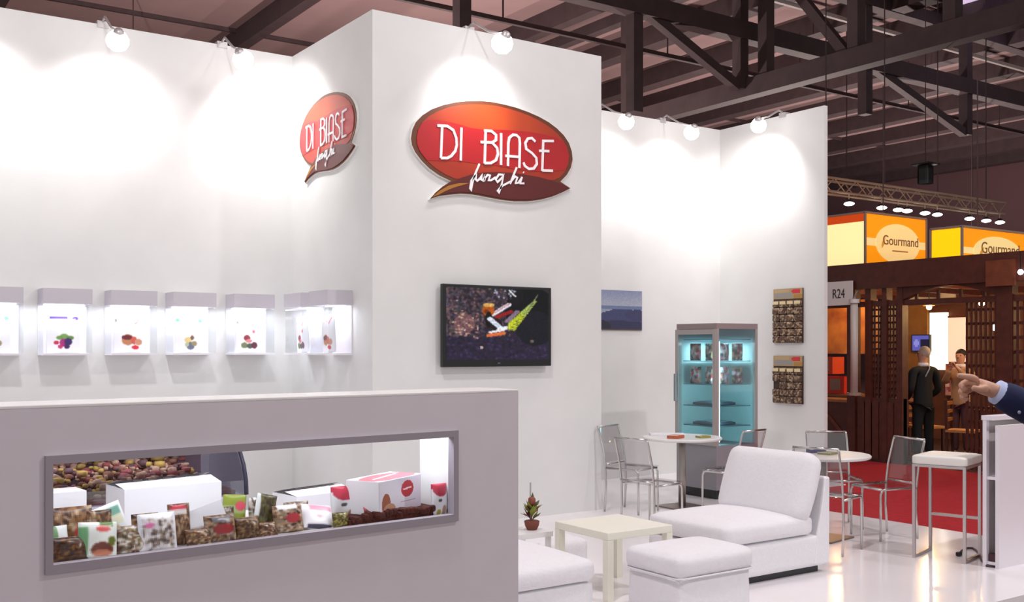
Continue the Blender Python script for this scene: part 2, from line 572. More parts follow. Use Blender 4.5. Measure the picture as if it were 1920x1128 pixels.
OV = [(-0.874,0.039),(-0.859,0.117),(-0.818,0.185),(-0.746,0.253),(-0.652,0.31),(-0.535,0.362),(-0.406,0.4),(-0.276,0.424),(-0.143,0.439),(-0.008,0.445),(0.129,0.437),(0.257,0.422),(0.386,0.398),(0.505,0.364),(0.614,0.322),(0.712,0.27),(0.786,0.209),(0.836,0.136),(0.858,0.059),(0.848,-0.021),(0.811,-0.094),(0.749,-0.16),(0.675,-0.196),(0.458,-0.216),(0.222,-0.247),(-0.12,-0.278),(-0.471,-0.287),(-0.578,-0.256),(-0.683,-0.207),(-0.777,-0.144),(-0.839,-0.074),(-0.867,-0.019)]
BD = [(-0.872,0.039),(-0.857,0.117),(-0.818,0.182),(-0.766,0.214),(-0.662,0.231),(-0.535,0.229),(-0.406,0.217),(-0.298,0.2),(-0.165,0.202),(-0.008,0.218),(0.175,0.235),(0.362,0.243),(0.542,0.24),(0.7,0.224),(0.792,0.198),(0.836,0.136),(0.858,0.059),(0.846,-0.022),(0.811,-0.085),(0.675,-0.108),(0.493,-0.13),(0.315,-0.137),(0.164,-0.133),(-0.008,-0.122),(-0.187,-0.125),(-0.341,-0.122),(-0.492,-0.124),(-0.631,-0.138),(-0.766,-0.149),(-0.839,-0.074),(-0.867,-0.019)]
LF = [(-0.72,-0.485),(-0.631,-0.407),(-0.525,-0.338),(-0.406,-0.275),(-0.276,-0.227),(-0.143,-0.198),(-0.008,-0.183),(0.164,-0.174),(0.339,-0.177),(0.493,-0.185),(0.626,-0.202),(0.749,-0.224),(0.861,-0.258),(0.774,-0.297),(0.651,-0.345),(0.517,-0.383),(0.362,-0.413),(0.199,-0.427),(0.038,-0.425),(-0.12,-0.411),(-0.276,-0.4),(-0.406,-0.404),(-0.535,-0.426),(-0.641,-0.453)]
GD = [(-0.714,-0.479),(-0.631,-0.411),(-0.535,-0.357),(-0.428,-0.326),(-0.319,-0.315),(-0.385,-0.339),(-0.482,-0.371),(-0.578,-0.413),(-0.652,-0.454)]
LET = [[[(-0.662,0.177),(-0.556,0.185),(-0.492,0.156),(-0.46,0.086),(-0.455,0.023),(-0.471,-0.034),(-0.514,-0.085),(-0.556,-0.108),(-0.625,-0.115)],[(-0.612,0.178),(-0.625,-0.115)]],
 [[(-0.404,0.19),(-0.412,-0.116)]],
 [[(-0.154,0.192),(-0.07,0.197),(-0.019,0.165),(-0.019,0.118),(-0.064,0.089),(-0.193,0.08)],[(-0.064,0.089),(-0.008,0.044),(0.003,-0.012),(-0.019,-0.071),(-0.076,-0.105),(-0.152,-0.114)],[(-0.137,0.194),(-0.148,-0.117)]],
 [[(0.04,0.191),(0.038,-0.112)]],
 [[(0.118,-0.114),(0.123,0.106),(0.135,0.159),(0.175,0.19),(0.216,0.192),(0.251,0.168),(0.257,0.12),(0.251,-0.12)],[(0.089,-0.02),(0.251,-0.014)]],
 [[(0.44,0.155),(0.398,0.185),(0.351,0.174),(0.321,0.128),(0.333,0.071),(0.398,0.04),(0.452,-0.003),(0.458,-0.061),(0.422,-0.108),(0.362,-0.118),(0.315,-0.094),(0.298,-0.062)]],
 [[(0.663,0.186),(0.536,0.173),(0.523,-0.122)],[(0.487,0.071),(0.608,0.08)],[(0.523,-0.117),(0.651,-0.108)]]]
FUN = [[[(-0.207,-0.126),(-0.226,-0.167),(-0.254,-0.225),(-0.281,-0.293),(-0.298,-0.383),(-0.311,-0.365),(-0.298,-0.294),(-0.262,-0.246)]],
 [[(-0.262,-0.246),(-0.243,-0.233),(-0.25,-0.276),(-0.232,-0.288),(-0.204,-0.267),(-0.178,-0.225),(-0.187,-0.273),(-0.165,-0.28),(-0.137,-0.223)]],
 [[(-0.137,-0.223),(-0.154,-0.283)],[(-0.146,-0.252),(-0.115,-0.221),(-0.089,-0.224),(-0.104,-0.272),(-0.076,-0.268),(-0.025,-0.235)]],
 [[(0.055,-0.203),(0.013,-0.205),(-0.025,-0.255),(-0.004,-0.279),(0.038,-0.243),(0.068,-0.201),(0.043,-0.301),(0.013,-0.378),(-0.002,-0.362),(0.05,-0.31),(0.141,-0.262)]],
 [[(0.219,-0.118),(0.187,-0.183),(0.141,-0.283)],[(0.158,-0.251),(0.199,-0.206),(0.224,-0.216),(0.204,-0.272),(0.239,-0.263),(0.28,-0.21)]],
 [[(0.28,-0.203),(0.259,-0.268),(0.306,-0.263)],[(0.295,-0.156),(0.301,-0.161)]]]

def orange_mat():
    m = M('sign_orange', (214, 84, 34), 0.4)
    nt = m.node_tree
    tc = nt.nodes.new('ShaderNodeTexCoord'); g = nt.nodes.new('ShaderNodeTexGradient'); g.gradient_type = 'SPHERICAL'
    mp = nt.nodes.new('ShaderNodeMapping'); mp.inputs['Scale'].default_value = (1.1, 1.1, 1.9); mp.inputs['Location'].default_value = (0.05, 0, -0.55)
    r = nt.nodes.new('ShaderNodeValToRGB')
    r.color_ramp.elements[0].color = (*L3((168, 46, 22)), 1)
    r.color_ramp.elements[1].color = (*L3((200, 76, 28)), 1)
    nt.links.new(tc.outputs['Object'], mp.inputs['Vector']); nt.links.new(mp.outputs[0], g.inputs['Vector'])
    nt.links.new(g.outputs['Fac'], r.inputs['Fac']); nt.links.new(r.outputs['Color'], nt.nodes['Principled BSDF'].inputs['Base Color'])
    return m

def logo(lb, loc, rz, sx, sz):
    a = thing('oval_logo_sign', lb, 'sign', loc, rz, 'oval logo signs on the tower')
    a.scale = (sx, 1, sz)
    big = [(x*1.012, z*1.02) for x, z in PL]
    MB().prism_xz(big, -.022, 0).build('backing', M('sign_white_edge', (240, 238, 232), .5), a)
    MB().prism_xz(PL, -.028, -.022).build('border', M('sign_brown', (104, 52, 24), .45), a)
    MB().prism_xz(OV, -.031, -.028).build('oval', orange_mat(), a)
    bnd = MB().prism_xz(BD, -.034, -.031).build('band', M('sign_red', (180, 24, 30), .4), a)
    lff = MB().prism_xz(LF, -.037, -.028).build('leaf', M('sign_maroon', (92, 24, 22), .45), a)
    MB().prism_xz(GD, -.039, -.037).build('leaf_tail', M('sign_gold', (168, 112, 36), .45), lff)
    lw = M('sign_lettering', (246, 244, 246), .4)
    for s in LET:
        m = MB()
        for j, p in enumerate(s): m.stroke(p, .024, -.043 - .0008*j, -.034)
        m.build('letter', lw, bnd)
    for s in FUN:
        m = MB()
        for j, p in enumerate(s): m.stroke(p, .018, -.045 - .0008*j, -.036)
        m.build('script_letter', lw, lff)
    return a
logo('large oval red and orange sign on the tower front facing the seats', (5.45, 8.2, 3.5), 0, 1, 1)
logo('smaller oval red sign on the tower side beside the niches', (4.15, 9.10, 3.68), R(-90), 0.70, 0.80)

# ------------------------------------------------------------------ television
tv = thing('television', 'black flat television on the tower front showing a hand and fern', 'television', (5.435, 8.2, 1.475))
MB().box(-.20, -.035, .22, .20, -.002, .55).build('wall_bracket', BLACK, tv)
tvc = MB().box(-.615, -.085, 0, .615, -.035, .762).build('case', BLACK, tv, bevel=.006)
im = Img(170, 100, (26, 22, 30))
im.grad((46, 36, 44), (44, 36, 56), 0, 1)
for i in range(900):
    x = rng.random()**1.6 * .62; y = rng.random()
    c = [(96, 72, 78), (70, 52, 60), (40, 32, 42), (120, 92, 92), (84, 72, 96), (58, 66, 62)][rng.integers(6)]
    im.ell(x, y*.68, .012, .014, c)
for i in range(260):
    im.ell(rng.random(), .68 + .32*rng.random(), .016, .014, [(62, 50, 84), (44, 38, 62), (34, 30, 46)][rng.integers(3)])
im.blur(1); im.ell(.82, .30, .26, .34, (18, 17, 20)); im.ell(.86, .55, .2, .25, (26, 26, 34)); im.ell(.66, .08, .08, .16, (24, 22, 26))
im.ell(.17, .50, .10, .13, (118, 82, 86)).speck(60, .08, .35, .30, .70, [(150, 112, 110), (96, 66, 66), (190, 150, 130)], .012)
im.speck(26, .42, .01, .66, .14, [(170, 172, 190), (60, 50, 60)], .014)
im.line(.60, .02, .66, .10, .02, (230, 232, 240))
im.line(.48, .40, .62, .32, .045, (150, 30, 30)); im.line(.44, .365, .60, .22, .05, (236, 232, 246)); im.line(.46, .34, .60, .21, .018, (200, 150, 160))
im.ell(.395, .31, .06, .08, (176, 84, 22)); im.ell(.40, .235, .055, .03, (214, 168, 92)); im.ell(.38, .33, .025, .03, (116, 50, 14))
im.ell(.40, .44, .035, .11, (24, 16, 16)); im.ell(.47, .50, .06, .08, (32, 24, 26))
im.line(.41, .43, .52, .56, .055, (214, 222, 246)); im.line(.50, .58, .58, .55, .05, (240, 244, 255))
im.line(.40, .66, .54, .63, .045, (222, 108, 58)); im.line(.41, .615, .54, .585, .03, (240, 236, 244))
im.line(.59, .57, .86, .16, .012, (150, 160, 60))
for k in range(34):
    t = k/33; sp_ = .055*(1 - .75*t)
    px_, py_ = .59 + .27*t, .57 - .41*t
    c = (206, 214, 48) if t < .5 else (170, 190, 110)
    if k % 3 == 0: c = (150, 164, 40)
    im.line(px_, py_, px_ + sp_*1.1, py_ + sp_*.35, .012, c); im.line(px_, py_, px_ + sp_*.1, py_ - sp_*1.5, .012, c)
im.line(.80, .26, .89, .07, .012, (120, 132, 104)); im.line(.58, .46, .68, .32, .05, (130, 110, 130))
im.speck(10, .05, .1, .3, .6, [(200, 190, 170), (220, 210, 220)], .009); im.ell(.33, .83, .015, .02, (196, 178, 170)); im.ell(.83, .74, .02, .025, (110, 92, 80))
im.noise(.22).blur(1)
panel('screen', im, 1.16, .67, tvc, print_mat('tv_screen', .25, 0.95), (0, -.0862, .065))
MB().box(-.015, -.0865, .028, .015, -.085, .036).build('maker_mark', M('grey_mark', (120, 120, 124), .4), tvc)

# ------------------------------------------------------------------ landscape picture on the rear wall
im = Img(56, 36, (150, 156, 178))
im.grad((132, 142, 172), (172, 176, 190), 0, .45)
im.rect(0, .40, 1, .47, (108, 122, 156)); im.grad((150, 156, 174), (120, 128, 156), .46, 1)
im.ell(.30, .66, .4, .16, (150, 156, 176)); im.ell(.72, .72, .50, .24, (66, 70, 108)); im.ell(.62, .52, .14, .06, (66, 70, 108)); im.ell(.92, .62, .2, .14, (60, 62, 98))
im.ell(.6, .98, .7, .22, (52, 54, 84)); im.ell(.34, .92, .14, .16, (46, 44, 62)); im.ell(.1, .82, .16, .10, (124, 130, 154)); im.rect(0, .96, 1, 1, (96, 74, 70)); im.noise(.04)
pc = thing('landscape_picture', 'unframed blue mountain mist photograph on the rear wall beside the tower', 'picture', (8.44, 10.05, 1.875))
MB().box(-.5, -.012, 0, .5, 0, .505).build('panel_board', M('picture_board', (70, 72, 96), .5), pc)
panel('print', im, 1.0, .505, pc, PRINT, (0, -.0125, 0))

# ------------------------------------------------------------------ lit product niches
LEDM = M('led_strip', (255, 255, 255), .4, emit=((240, 246, 255), 5))
SHELFW = M('niche_white', (238, 236, 240), .5)
def niche(lb, loc, rz):
    a = thing('display_niche', lb, 'shelf', loc, rz, 'lit product niches round the wall corner')
    hsg = MB().box(-.205, -.25, .455, .205, 0, .590).build('light_housing', M('niche_grey', (204, 199, 206), .5), a)
    MB().box(-.205, -.25, 0, .205, 0, .018).build('shelf_board', SHELFW, a)
    MB().box(-.205, -.012, .018, .205, 0, .455).build('back_panel', SHELFW, a)
    for s in (-1, 1):
        MB().box(s*.205, -.235, .018, s*.201, -.012, .455).build('side_pane', clear_mat('niche_pane', (248, 249, 250), .05), a)
    MB().box(-.17, -.10, .447, .17, -.07, .455).build('led_strip', LEDM, hsg)
    light('niche_light', 'AREA', (0, -.12, .440), 2.2, (244, 248, 255), parent=a, target=(0, -.10, 0), size=.34, size_y=.14)
    return a

def nimg(kind):
    i = Img(48, 56, (246, 246, 250))
    if kind == 'berries':
        i.rect(.08, .07, .62, .14, (92, 72, 190)); i.ell(.86, .12, .09, .05, (86, 66, 200)); i.line(.72, .24, .84, .15, .05, (226, 170, 214))
        i.ell(.5, .58, .12, .06, (120, 160, 84)); i.ell(.36, .62, .1, .05, (110, 150, 80)); i.ell(.68, .62, .12, .05, (100, 140, 70))
        i.ell(.50, .74, .14, .10, (170, 40, 120)); i.ell(.62, .72, .12, .09, (62, 40, 104)); i.ell(.26, .74, .07, .05, (206, 50, 90)); i.ell(.38, .84, .07, .05, (200, 60, 110)); i.ell(.58, .84, .08, .06, (70, 40, 90))
    elif kind == 'porcini':
        i.rect(.04, .10, .10, .2, (150, 140, 140)); i.speck(16, .15, .06, .6, .22, [(250, 214, 216)], .03); i.line(.68, .24, .86, .10, .06, (240, 150, 160))
        i.ell(.42, .66, .2, .14, (196, 132, 90)); i.ell(.40, .60, .18, .06, (110, 40, 44)); i.ell(.62, .68, .10, .10, (214, 96, 80)); i.ell(.76, .72, .12, .08, (214, 150, 120)); i.ell(.66, .86, .12, .05, (222, 50, 60))
    elif kind == 'chanterelle':
        i.ell(.10, .12, .06, .05, (110, 190, 150)); i.ell(.86, .14, .07, .05, (120, 190, 160)); i.line(.7, .24, .78, .18, .04, (244, 170, 180))
        i.ell(.42, .66, .12, .08, (232, 206, 140)); i.ell(.56, .60, .06, .06, (120, 90, 70)); i.ell(.5, .82, .13, .10, (110, 112, 140)); i.ell(.62, .76, .1, .07, (160, 150, 110)); i.ell(.38, .78, .07, .06, (190, 200, 160))
    else:
        i.rect(.06, .12, .12, .2, (150, 150, 150)); i.line(.62, .26, .74, .12, .06, (240, 160, 176)); i.ell(.66, .42, .05, .05, (226, 110, 120))
        i.ell(.40, .60, .12, .08, (150, 50, 60)); i.ell(.46, .68, .12, .05, (220, 130, 130)); i.ell(.30, .80, .12, .08, (120, 130, 90)); i.ell(.5, .82, .12, .07, (80, 90, 80)); i.ell(.66, .80, .11, .09, (100, 40, 60))
    return i

NX = [1.385, 1.95, 2.52, 3.075, 3.66]
NL = ['leftmost lit niche, cut by the picture edge', 'lit niche holding the berry pouch', 'lit niche holding the brown porcini pouch', 'lit niche holding the pale mushroom pouch', 'lit niche nearest the inner corner on the back wall']
NK = ['chanterelle', 'berries', 'porcini', 'chanterelle', 'mixed']
PLB = ['white pouch at the far left edge niche', 'white pouch with purple stripe and dark berries', 'white pouch with a brown mushroom and red label', 'white pouch with green corners and pale mushrooms', 'white pouch with mixed red and green vegetables']
for x, lb, k, pl in zip(NX, NL, NK, PLB):
    niche(lb, (x, 10.0, 1.585), 0)
    pouch('product_pouch', nimg(k), .285, .355, .05, pl, 'pouch', (x - .01, 9.87, 1.604), lean=R(-6), group='pouches in the niches')
for y, lb, k, pl in ((9.40, 'lit niche on the tower side, deeper in the corner', 'mixed', 'white pouch in the tower side niche deeper in the corner'),
                     (8.80, 'lit niche on the tower side nearer the tower edge', 'porcini', 'front white pouch in the tower side niche near the edge')):
    niche(lb, (4.15, y, 1.585), R(-90))
    pouch('product_pouch', nimg(k), .285, .355, .05, pl, 'pouch', (4.02, y + .01, 1.604), rz=R(-90), lean=0, roll=R(-5), group='pouches in the niches')

# ------------------------------------------------------------------ grey counter with display window
CT = 1.447
counter = thing('display_counter', 'tall grey counter with a long framed window full of mushrooms', 'counter', (2.745, 3.938, 0), R(4.9))
cx0 = -3.6
m = MB()
m.box(cx0, 0, 0, 0, .03, .887).box(cx0, 0, 1.287, 0, .03, CT).box(cx0, 0, .887, -2.075, .03, 1.287).box(-.352, 0, .887, 0, .03, 1.287)
fpn = m.build('front_panel', GREYLAM, counter)
MB().box(-.03, .03, 0, 0, .29, CT-.02).build('end_panel', GREYLAM, counter)
MB().box(cx0, 0.0, CT-.0, 0.0, .29, CT+.012).build('top_board', WHITE, counter, bevel=.003)
for nm, b in (('frame_rail', (-2.075, -.012, .887, -.352, .03, .918)), ('frame_rail', (-2.075, -.012, 1.258, -.352, .03, 1.287)),
              ('frame_stile', (-2.075, -.012, .918, -2.050, .03, 1.258)), ('frame_stile', (-.379, -.012, .918, -.352, .03, 1.258))):
    MB().box(*b).build(nm, GREYFRAME, fpn)
MB().box(-2.40, .03, .885, -.352, .76, .905).build('display_shelf', WHITE, counter)
MB().box(-.352, .03, .885, -.335, .29, 1.42).build('inner_side_panel', WHITE, counter)
MB().box(-2.40, .03, 1.40, -.352, .29, 1.425).build('inner_top', WHITE, counter)
MB().box(-3.59, .03, 0, -2.40, .29, 1.425).build('blind_section', GREYLAM, counter)
MB().box(-2.3, .10, 1.375, -.42, .13, 1.40).build('led_strip', LEDM, counter)
light('counter_light', 'AREA', (-1.3, .15, 1.370), 2.2, (238, 246, 255), parent=counter, target=(-1.3, .22, 0), size=1.9, size_y=.08)
light('counter_end_light', 'AREA', (-.50, .16, 1.365), 1.3, (232, 244, 255), parent=counter, target=(-.36, .16, 1.1), size=.12, size_y=.12)

cosA, sinA = math.cos(R(4.9)), math.sin(R(4.9))
def cw(u, v, z):
    return (2.745 + u*cosA - v*sinA, 3.938 + u*sinA + v*cosA, z)
SZ = .906

def mush_img(base, cols, n=170, w=26, h=30, r=.065):
    i = Img(w, h, base)
    for k in range(n):
        i.ell(rng.random(), rng.random(), r*(.6+.9*rng.random()), r*(.35+.4*rng.random()), cols[rng.integers(len(cols))], rng.random()*3.1)
    return i.noise(.10)
BR = [(92, 58, 36), (140, 100, 66), (176, 140, 104), (60, 36, 24), (196, 170, 140), (116, 76, 48)]
PALE = [(216, 206, 196), (180, 166, 150), (240, 238, 236), (130, 112, 96), (90, 76, 70)]
GRP = 'mushroom packs on the counter shelf'
def pk(img, u, v, w, h, t, lb, rz=0, lean=0, roll=0, z=SZ, nm='mushroom_bag', cat='bag'):
    return pouch(nm, img, w, h, t, lb, cat, cw(u, v, z), R(4.9) + rz, lean, roll, GRP)

i1 = mush_img((150, 112, 76), BR); i1.rect(.52, .5, 1, .95, (200, 40, 56)); i1.rect(.66, .56, .9, .7, (226, 110, 130))
pk(i1, -1.905, .27, .15, .160, .06, 'brown sliced mushroom bag with red label, top left in the counter window', lean=R(-8))
i2 = Img(24, 28, (240, 244, 240)); i2.rect(0, 0, .4, .35, (120, 160, 110)); i2.ell(.65, .6, .22, .22, (176, 120, 90))
pk(i2, -1.985, .15, .075, .115, .04, 'small white and green pack against the left window edge', lean=R(-10), rz=R(12))
i3 = mush_img((74, 42, 20), [(100, 62, 28), (48, 24, 12), (132, 90, 46), (60, 30, 14)])
pk(i3, -1.965, .085, .12, .085, .06, 'dark brown mushroom bag in the lower left window corner', lean=R(-20))
i4 = Img(28, 28, (238, 244, 238)); i4.rect(0, .15, .22, 1, (112, 168, 116)); i4.rect(.55, 0, .9, .16, (96, 132, 60)); i4.ell(.62, .2, .2, .09, (226, 96, 96)); i4.ell(.6, .78, .3, .2, (112, 54, 36)); i4.ell(.6, .88, .26, .1, (206, 130, 100)); i4.ell(.85, .55, .1, .14, (100, 110, 30))
pk(i4, -1.875, .085, .135, .125, .04, 'white and green pack with a red logo and brown mushroom cap', lean=R(-14), roll=R(5))
i5 = Img(28, 32, (244, 246, 246)); i5.rect(.08, .08, .92, .28, (124, 176, 156)); i5.rect(.08, .28, .92, .5, (236, 234, 204)); i5.ell(.55, .65, .22, .16, (206, 182, 150)); i5.ell(.5, .6, .1, .06, (120, 84, 56)); i5.rect(.1, .85, .9, 1, (110, 90, 70))
pk(i5, -1.745, .24, .115, .165, .03, 'tilted white pack with a teal band behind the front bags', lean=R(-10), roll=R(-18))
i6 = mush_img((120, 104, 84), [(60, 48, 36), (200, 190, 170), (150, 130, 90), (236, 232, 224), (100, 40, 44)])
pk(i6, -1.745, .095, .125, .10, .05, 'clear bag of dark and pale mushroom pieces lying low', lean=R(-22), rz=R(-8))
i7 = mush_img((226, 222, 226), PALE, 130); i7.rect(0, 0, 1, .14, (246, 246, 250)); i7.ell(.25, .32, .12, .07, (232, 120, 180)); i7.rect(0, 0, .08, 1, (236, 238, 246)); i7.rect(.92, 0, 1, 1, (236, 238, 246))
pk(i7, -1.655, .085, .14, .135, .05, 'clear bag of white sliced mushrooms with a pink label', lean=R(-12))
i8 = mush_img((130, 92, 60), BR); i8.ell(.45, .10, .4, .07, (214, 60, 76)); i8.rect(0, .15, .8, .26, (226, 220, 214))
pk(i8, -1.555, .13, .085, .155, .05, 'narrow brown mushroom bag with a red cap label', lean=R(-8))
i10 = mush_img((136, 120, 104), BR + [(170, 168, 170)]); i10.ell(.55, .55, .34, .2, (150, 36, 40)); i10.rect(.2, .1, .8, .3, (120, 116, 122))
pk(i10, -1.41, .085, .125, .105, .05, 'brown mushroom bag with a dark red label below the tilted white box', lean=R(-16))
i11 = Img(24, 28, (150, 164, 60)); i11.rect(0, .3, 1, .5, (182, 200, 130)); i11.ell(.7, .3, .26, .12, (230, 90, 110)); i11.rect(0, .7, 1, 1, (96, 84, 50))
pk(i11, -1.285, .26, .10, .15, .04, 'lime green pack with a pink round label', lean=R(-6), roll=R(6))
i12 = mush_img((96, 92, 50), [(70, 64, 34), (120, 112, 64), (60, 36, 34)]); i12.rect(0, 0, .16, .6, (244, 246, 244))
pk(i12, -1.205, .17, .09, .155, .04, 'olive green bag with a white edge leaning right', lean=R(-8), roll=R(14))
i13 = mush_img((110, 78, 44), [(80, 50, 26), (150, 120, 76), (64, 36, 24)])
pk(i13, -1.30, .085, .10, .085, .07, 'rounded brown mushroom bag right below the lime green pack', lean=R(-15))
i14 = mush_img((150, 128, 104), BR + [(210, 196, 180)]); i14.ell(.6, .5, .26, .17, (176, 44, 54)); i14.rect(.1, 0, .8, .18, (240, 242, 246))
pk(i14, -1.11, .115, .13, .11, .05, 'mottled mushroom bag with red label and white top, window centre', lean=R(-12))
i15 = Img(28, 24, (246, 242, 246)); i15.rect(.2, .1, .95, .28, (232, 150, 172)); i15.ell(.5, .55, .1, .06, (230, 170, 190)); i15.rect(.1, .88, .9, 1, (60, 56, 80))
pk(i15, -.975, .11, .145, .11, .035, 'white pack with a pink stripe slumped in front', lean=R(-35), roll=R(10))
def rw():
    i = Img(40, 46, (244, 244, 248)); i.rect(0, 0, 1, .16, (206, 60, 84)); i.ell(.5, .18, .45, .22, (206, 60, 84)); i.ell(.42, .52, .12, .05, (90, 90, 84)); i.ell(.68, .84, .14, .16, (200, 150, 130)); i.ell(.35, .9, .12, .1, (180, 160, 60))
    return i
pk(rw(), -.80, .21, .125, .150, .045, 'upright red and white mushroom carton pack left of the printed box', lean=R(-3))
pk(rw(), -.395, .075, .082, .140, .045, 'upright red and white pack at the right window edge', lean=R(-3))
i17 = mush_img((186, 40, 48), [(150, 24, 34), (214, 90, 90), (120, 30, 30)])
pk(i17, -.70, .10, .11, .07, .05, 'dark red pouch lying before the printed box', lean=R(-25))
EX = [(-1.50, .075, .10, .065, 'low brown mushroom bag right of the narrow red-capped bag', (110, 84, 52), BR, -24), (-1.36, .19, .10, .115, 'grey-brown mushroom bag behind the dark red label', (130, 118, 104), PALE + BR, -8),
      (-1.225, .075, .09, .06, 'flat dark mushroom bag under the olive bag', (84, 56, 40), BR, -30), (-1.03, .20, .11, .105, 'pale mottled mushroom bag behind the pink striped pack', (170, 156, 136), PALE + BR, -8),
      (-1.83, .19, .09, .15, 'dark mushroom bag between the green packs at window left', (96, 70, 46), BR, -6), (-.885, .09, .07, .06, 'small olive pouch between the white packs', (128, 122, 46), [(96, 90, 30), (160, 150, 60), (60, 40, 30)], -15),
      (-1.66, .20, .10, .12, 'brown mushroom bag behind the clear white bag', (150, 118, 84), BR, -8), (-1.175, .26, .08, .13, 'pale bag peeking out behind the olive bag', (206, 200, 190), PALE, -5)]
for (u, v, w, h, lb, base, cols, ln) in EX:
    pk(mush_img(base, cols), u, v, w, h, .045, lb, lean=R(ln), rz=R(10*(rng.random()-.5)))
# loose dried pieces and bark tray
tr = thing('bark_tray', 'dark red-brown bark tray along the right of the window shelf', 'tray', cw(-.60, .20, SZ), R(4.9))
BARK = M('bark', (96, 42, 30), .9, noise=(40, .5), bump=(80, .6))
MB().rbox(0, 0, .014, .52, .26, .028, .010, 6).build('tray_base', BARK, tr)
for k in range(22):
    MB().rbox(-.25 + .5*rng.random(), -.135 + .02*rng.random(), .022 + .018*rng.random(), .05, .025, .03, .010, 4, rot=Matrix.Rotation(rng.random()*3, 3, 'Z')).build('bark_chip', BARK, tr, smooth=True)

CARD = M('white_card', (240, 239, 243), .6)
def carton(lb, loc, rz, w, d, h, open_top=False):
    a = thing('carton', lb, 'box', loc, rz, 'white cartons behind the counter window')
    t = .004
    MB().box(-w/2, -d/2, 0, w/2, -d/2+t, h).build('front_side', CARD, a)
    MB().box(-w/2, d/2-t, 0, w/2, d/2, h).build('rear_side', CARD, a)
    for s in (-1, 1):
        MB().box(s*w/2, -d/2+t, 0, s*(w/2-t), d/2-t, h).build('end_side', CARD, a)
    MB().box(-w/2+t, -d/2+t, 0, w/2-t, d/2-t, t).build('base', CARD, a)
    if open_top:
        MB().add([(-w/2, -d/2, h), (w/2, -d/2, h), (w/2, .0, h+.02), (-w/2, .0, h+.012)], [(0, 1, 2, 3), (3, 2, 1, 0)]).build('flap', CARD, a)
        MB().add([(-w/2, d/2, h), (w/2, d/2, h), (w/2, .012, h+.028), (-w/2, .012, h+.02)], [(0, 1, 2, 3), (3, 2, 1, 0)]).build('flap', CARD, a)
        for k in range(5):
            MB().box(-w*.32 + k*w*.15, -.003, h+.010, -w*.32 + k*w*.15 + w*.09, .003, h+.021).build('flap_slot', M('slot_dark', (90, 78, 74), .8), a)
    else:
        MB().box(-w/2, -d/2, h, w/2, d/2, h+t).build('lid', CARD, a)
    return a
carton('large white carton with flaps closed loosely at window left', cw(-1.468, .52, SZ), R(4.9), .40, .22, .188, True)
carton('white carton behind the packs at window centre right', cw(-.79, .50, SZ), R(9), .30, .20, .096, True)
carton('small bright white carton at the top left of the shelf', cw(-1.89, .47, SZ+.0), R(4.9), .15, .14, .195)
tb = carton('white carton tipped over on the brown bags', cw(-1.44, .19, SZ+.045), R(4.9), .17, .10, .07)
tb.rotation_euler = (R(-20), R(-14), R(8))

pb = thing('printed_carton', 'white product carton with red top and red oval logo', 'box', cw(-.60, .205, SZ+.030), R(4.9 + 24))
MB().box(-.17, -.085, 0, .17, .085, .145).build('body', CARD, pb, bevel=.002)
im = Img(96, 44, (226, 224, 234)); im.ell(.66, .36, .15, .26, (196, 34, 48)); im.ell(.16, .72, .10, .34, (160, 92, 66)); im.ell(.24, .9, .14, .2, (196, 150, 120)); im.rect(.5, .72, .86, .76, (170, 150, 160)); im.line(.58, .36, .74, .34, .05, (246, 230, 232))
panel('side_print', im, .336, .141, pb, PRINT, (0, -.0856, .002))
im = Img(60, 30, (240, 238, 244)); im.ell(.5, .6, .55, .5, (236, 120, 130)); im.line(.2, .6, .8, .4, .1, (250, 230, 232))
tp = panel('top_print', im, .336, .166, pb, PRINT)
tp.rotation_euler = (R(-90), 0, 0); tp.location = (0, -.083, .1458)

dish = thing('white_dish', 'white round dish at the far left end of the counter top', 'dish', cw(-2.36, .2, CT+.012))
MB().lathe([(.05, 0), (.10, .012), (.165, .035), (.17, .037), (.16, .036), (.09, .016), (.02, .012)], 28).build('dish_body', WHITE, dish, smooth=True)

# ------------------------------------------------------------------ curved glass deli case behind the counter
deli = thing('deli_case', 'low refrigerated case with curved glass behind the counter window', 'display case', (1.05, 6.0, 0))
dw0, dw1 = -1.9, 1.13
MB().box(dw0, 0, 0.06, dw1, .9, .70).build('cabinet_body', M('case_white', (226, 224, 232), .4), deli)
MB().box(dw0, -.03, .70, dw1, .92, .775).build('bumper_rail', M('case_trim', (214, 214, 226), .35), deli)
MB().box(dw0, -.032, .60, dw1, -.004, .615).build('trim_line', M('case_grey', (170, 166, 176), .4), deli)
gm = MB()
prof = [(-.01, .775), (.0, .86), (.04, .95), (.11, 1.03), (.21, 1.07), (.40, 1.08)]
for (a, b) in zip(prof[:-1], prof[1:]):
    gm.add([(dw0, a[0], a[1]), (dw1, a[0], a[1]), (dw1, b[0], b[1]), (dw0, b[0], b[1])], [(0, 1, 2, 3)])
gm.build('curved_glass', clear_mat('deli_glass', (214, 214, 226), .14), deli, smooth=True)
endp = [(y, z) for y, z in prof] + [(.9, 1.08), (.9, .775)]
em = MB()
k = len(endp)
em.add([(dw1, y, z) for y, z in endp] + [(dw1+.03, y, z) for y, z in endp], [tuple(range(k))[::-1], tuple(range(k, 2*k))] + [(i, (i+1) % k, (i+1) % k + k, i + k) for i in range(k)])
em.build('end_cheek', clear_mat('case_end_tint', (196, 196, 206), .12), deli)
em2 = MB().tube([(dw1+.015, y-.004, z) for y, z in prof], .012, 6)
em2.build('end_trim', M('dark_trim', (60, 60, 84), .4), deli, smooth=True)
MB().box(dw0, .39, 1.07, dw1, .9, 1.10).build('case_top', M('case_white', (226, 224, 232), .4), deli)
